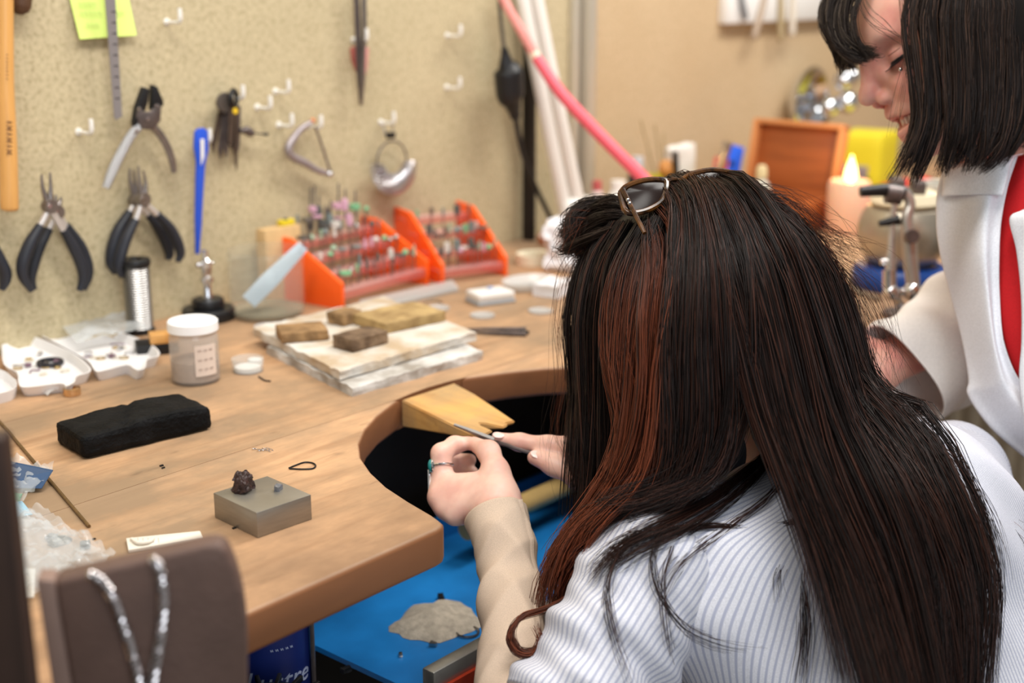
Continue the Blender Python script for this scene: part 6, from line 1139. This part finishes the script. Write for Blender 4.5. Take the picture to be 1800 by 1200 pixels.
# ------------------------------------------------------------------ bob with a fringe
r_g = np.random.default_rng(23); hairs = []; wsk = [Inf(E3(-.012, .045, 0, .093, .100, .074), .003)]; hp_save = hp; hp = wsk; cl_save = cloth_p; cloth_p = []
DKW, BRW = (34, 26, 23), (84, 62, 50)
top = L_(-.02, .155); part = lambda f, l: L_(f, .152 - 3.2 * (f + .02) ** 2, l)
add_hair([[part(.03, .012)] + g((1604, -40, 1.355), (1600, 20, 1.345), (1610, 110, 1.340), (1616, 190, 1.342), (1600, 255, 1.345), (1580, 305, 1.35)), [part(.02, .014)] + g((1640, -50, 1.345), (1634, 30, 1.336), (1642, 130, 1.333), (1644, 210, 1.336), (1626, 270, 1.34), (1604, 318, 1.345)), [part(0, .014)] + g((1680, -50, 1.342), (1682, 40, 1.332), (1684, 150, 1.330), (1680, 225, 1.333), (1676, 262, 1.338), (1668, 292, 1.342)), [part(-.02, .014)] + g((1730, -45, 1.345), (1738, 50, 1.338), (1742, 150, 1.336), (1736, 225, 1.34), (1726, 262, 1.343), (1706, 288, 1.345)), [part(-.05, .012)] + g((1790, -30, 1.37), (1806, 60, 1.365), (1806, 150, 1.365), (1796, 220, 1.368), (1776, 258, 1.37), (1746, 284, 1.37)), [part(-.07, .008)] + g((1838, 0, 1.42), (1858, 80, 1.42), (1856, 160, 1.42), (1842, 220, 1.42), (1820, 252, 1.42))], 3800, 52, DKW, BRW, .3, spread=.0022, tight=.93, wave=.003, thick=.0045, lv=.35, r0=.00038, M=16)
# far side
add_hair([[part(.0, -.012)] + g((1640, -40, 1.50), (1650, 60, 1.51), (1650, 170, 1.51), (1640, 250, 1.50)), [part(-.05, -.012)] + g((1780, -30, 1.49), (1800, 60, 1.50), (1795, 170, 1.50), (1780, 245, 1.49)), [part(-.08, 0)] + g((1838, 0, 1.44), (1858, 80, 1.44), (1850, 170, 1.44), (1835, 245, 1.44))], 900, 30, DKW, BRW, .3, spread=.004, lv=.2, M=14)
# fringe
for dl in (0, 1, 2):
    z = 1.385 + dl * .035; add_hair([[part(.05, .02 - .02 * dl)] + g((1500, -55, z), (1458, -10, z), (1446, 35, z), (1462, 76, z), (1498, 98, z), (1524, 99, z)), [part(.05, .02 - .02 * dl)] + g((1512, -50, z - .004), (1476, -6, z - .004), (1466, 36, z - .004), (1480, 72, z - .004), (1510, 92, z - .004), (1536, 96, z - .004)), [part(.05, .02 - .02 * dl)] + g((1536, -45, z - .008), (1512, 0, z - .008), (1503, 40, z - .008), (1511, 68, z - .008), (1532, 84, z - .008), (1554, 90, z - .008))], 520, 12, (44, 36, 32), (92, 80, 70), .35, spread=.0022, tight=.75, thick=.003, lv=.2, r0=.00038, M=14)
# loose wisps across the face and neck
for gd in (g((1575, -30, 1.35), (1585, 40, 1.345), (1590, 100, 1.345), (1575, 180, 1.35), (1562, 250, 1.355)), g((1590, 60, 1.34), (1602, 140, 1.34), (1600, 220, 1.343), (1580, 270, 1.345)), g((1500, -20, 1.37), (1520, 30, 1.355), (1560, 65, 1.348), (1606, 92, 1.343)), g((1615, 200, 1.335), (1600, 250, 1.34), (1580, 300, 1.345)), g((1760, 230, 1.36), (1740, 265, 1.36), (1715, 290, 1.36))):
    add_hair([gd, [p + RIGHT * .006 for p in gd]], 9, 9, DKW, (90, 60, 46), .5, spread=.003, tight=.1, wave=.003, thick=.003, lv=.4, r0=.00022, coll=False, M=16)
Hf = Field([np.arange(c_[k] - .19, c_[k] + .19, .005) for k in range(3)]); Hf.put(Inf(E3(-.026, .050, 0, .086, .102, .078), .004), .01); Hf.put(E3(.085, .02, 0, .082, .13, .13), .008, neg=True)
under(g((1660, 0, 1.36), (1665, 100, 1.355), (1664, 190, 1.36), (1655, 235, 1.365)), [.016, .016, .012, .005], .012); under(g((1720, 0, 1.36), (1725, 100, 1.36), (1724, 190, 1.36), (1716, 240, 1.365)), [.022, .022, .016, .005], .012); under(g((1780, 20, 1.39), (1790, 100, 1.39), (1786, 190, 1.39), (1770, 235, 1.39)), [.026, .026, .02, .006], .012); under(g((1810, 60, 1.43), (1815, 130, 1.43), (1800, 210, 1.43)), [.03, .03, .012], .012)
V, F = Hf.mesh(); hairs.append((V, F, np.tile(np.array(lin((18, 14, 13))), (len(V), 1)))); hair_object('hair', hairs, woman, 'dark brown chin-length bob with a rounded fringe')

# ------------------------------------------------------------------ pieces that belong to a part go under it
PAIRS = [('lens', 'rim'), ('hinge', 'temple'), ('grip', 'handle_shank'), ('screw', 'pivot'), ('pen_stroke', 'paper_label'), ('pen_stroke', 'sheet'), ('lid_side', 'lid'), ('lid_rim', 'lid'), ('shirt_sleeve', 'shirt'), ('collar', 'shirt'), ('coat_collar', 'coat_front'), ('graduation', 'blade'), ('graduation', 'strip'), ('burnt_stamp', 'shaft'), ('lettering', 'label_band'), ('small_print', 'label_band'), ('rib', 'shell'), ('round_mark', 'sheet'), ('rivet', 'pivot_plate'), ('clamp_knob', 'clamp_screw'), ('setting', 'turquoise'), ('latch', 'lid'), ('wick', 'wax'), ('red_grip', 'arm')]
stem = lambda o: o.name.split('.')[0]
for root in [o for o in COL.objects if o.parent is None and o.type == 'EMPTY']:
    kids = list(root.children)
    for a, b in PAIRS:
        hosts = [k for k in kids if stem(k) == b and k.parent == root]
        if not hosts: continue
        for k in kids:
            if stem(k) == a and k.parent == root:
                c = sum((Vector(q) for q in k.bound_box), Vector()) / 8; k.parent = min(hosts, key=lambda h: min((Vector(q) - c).length for q in h.bound_box))
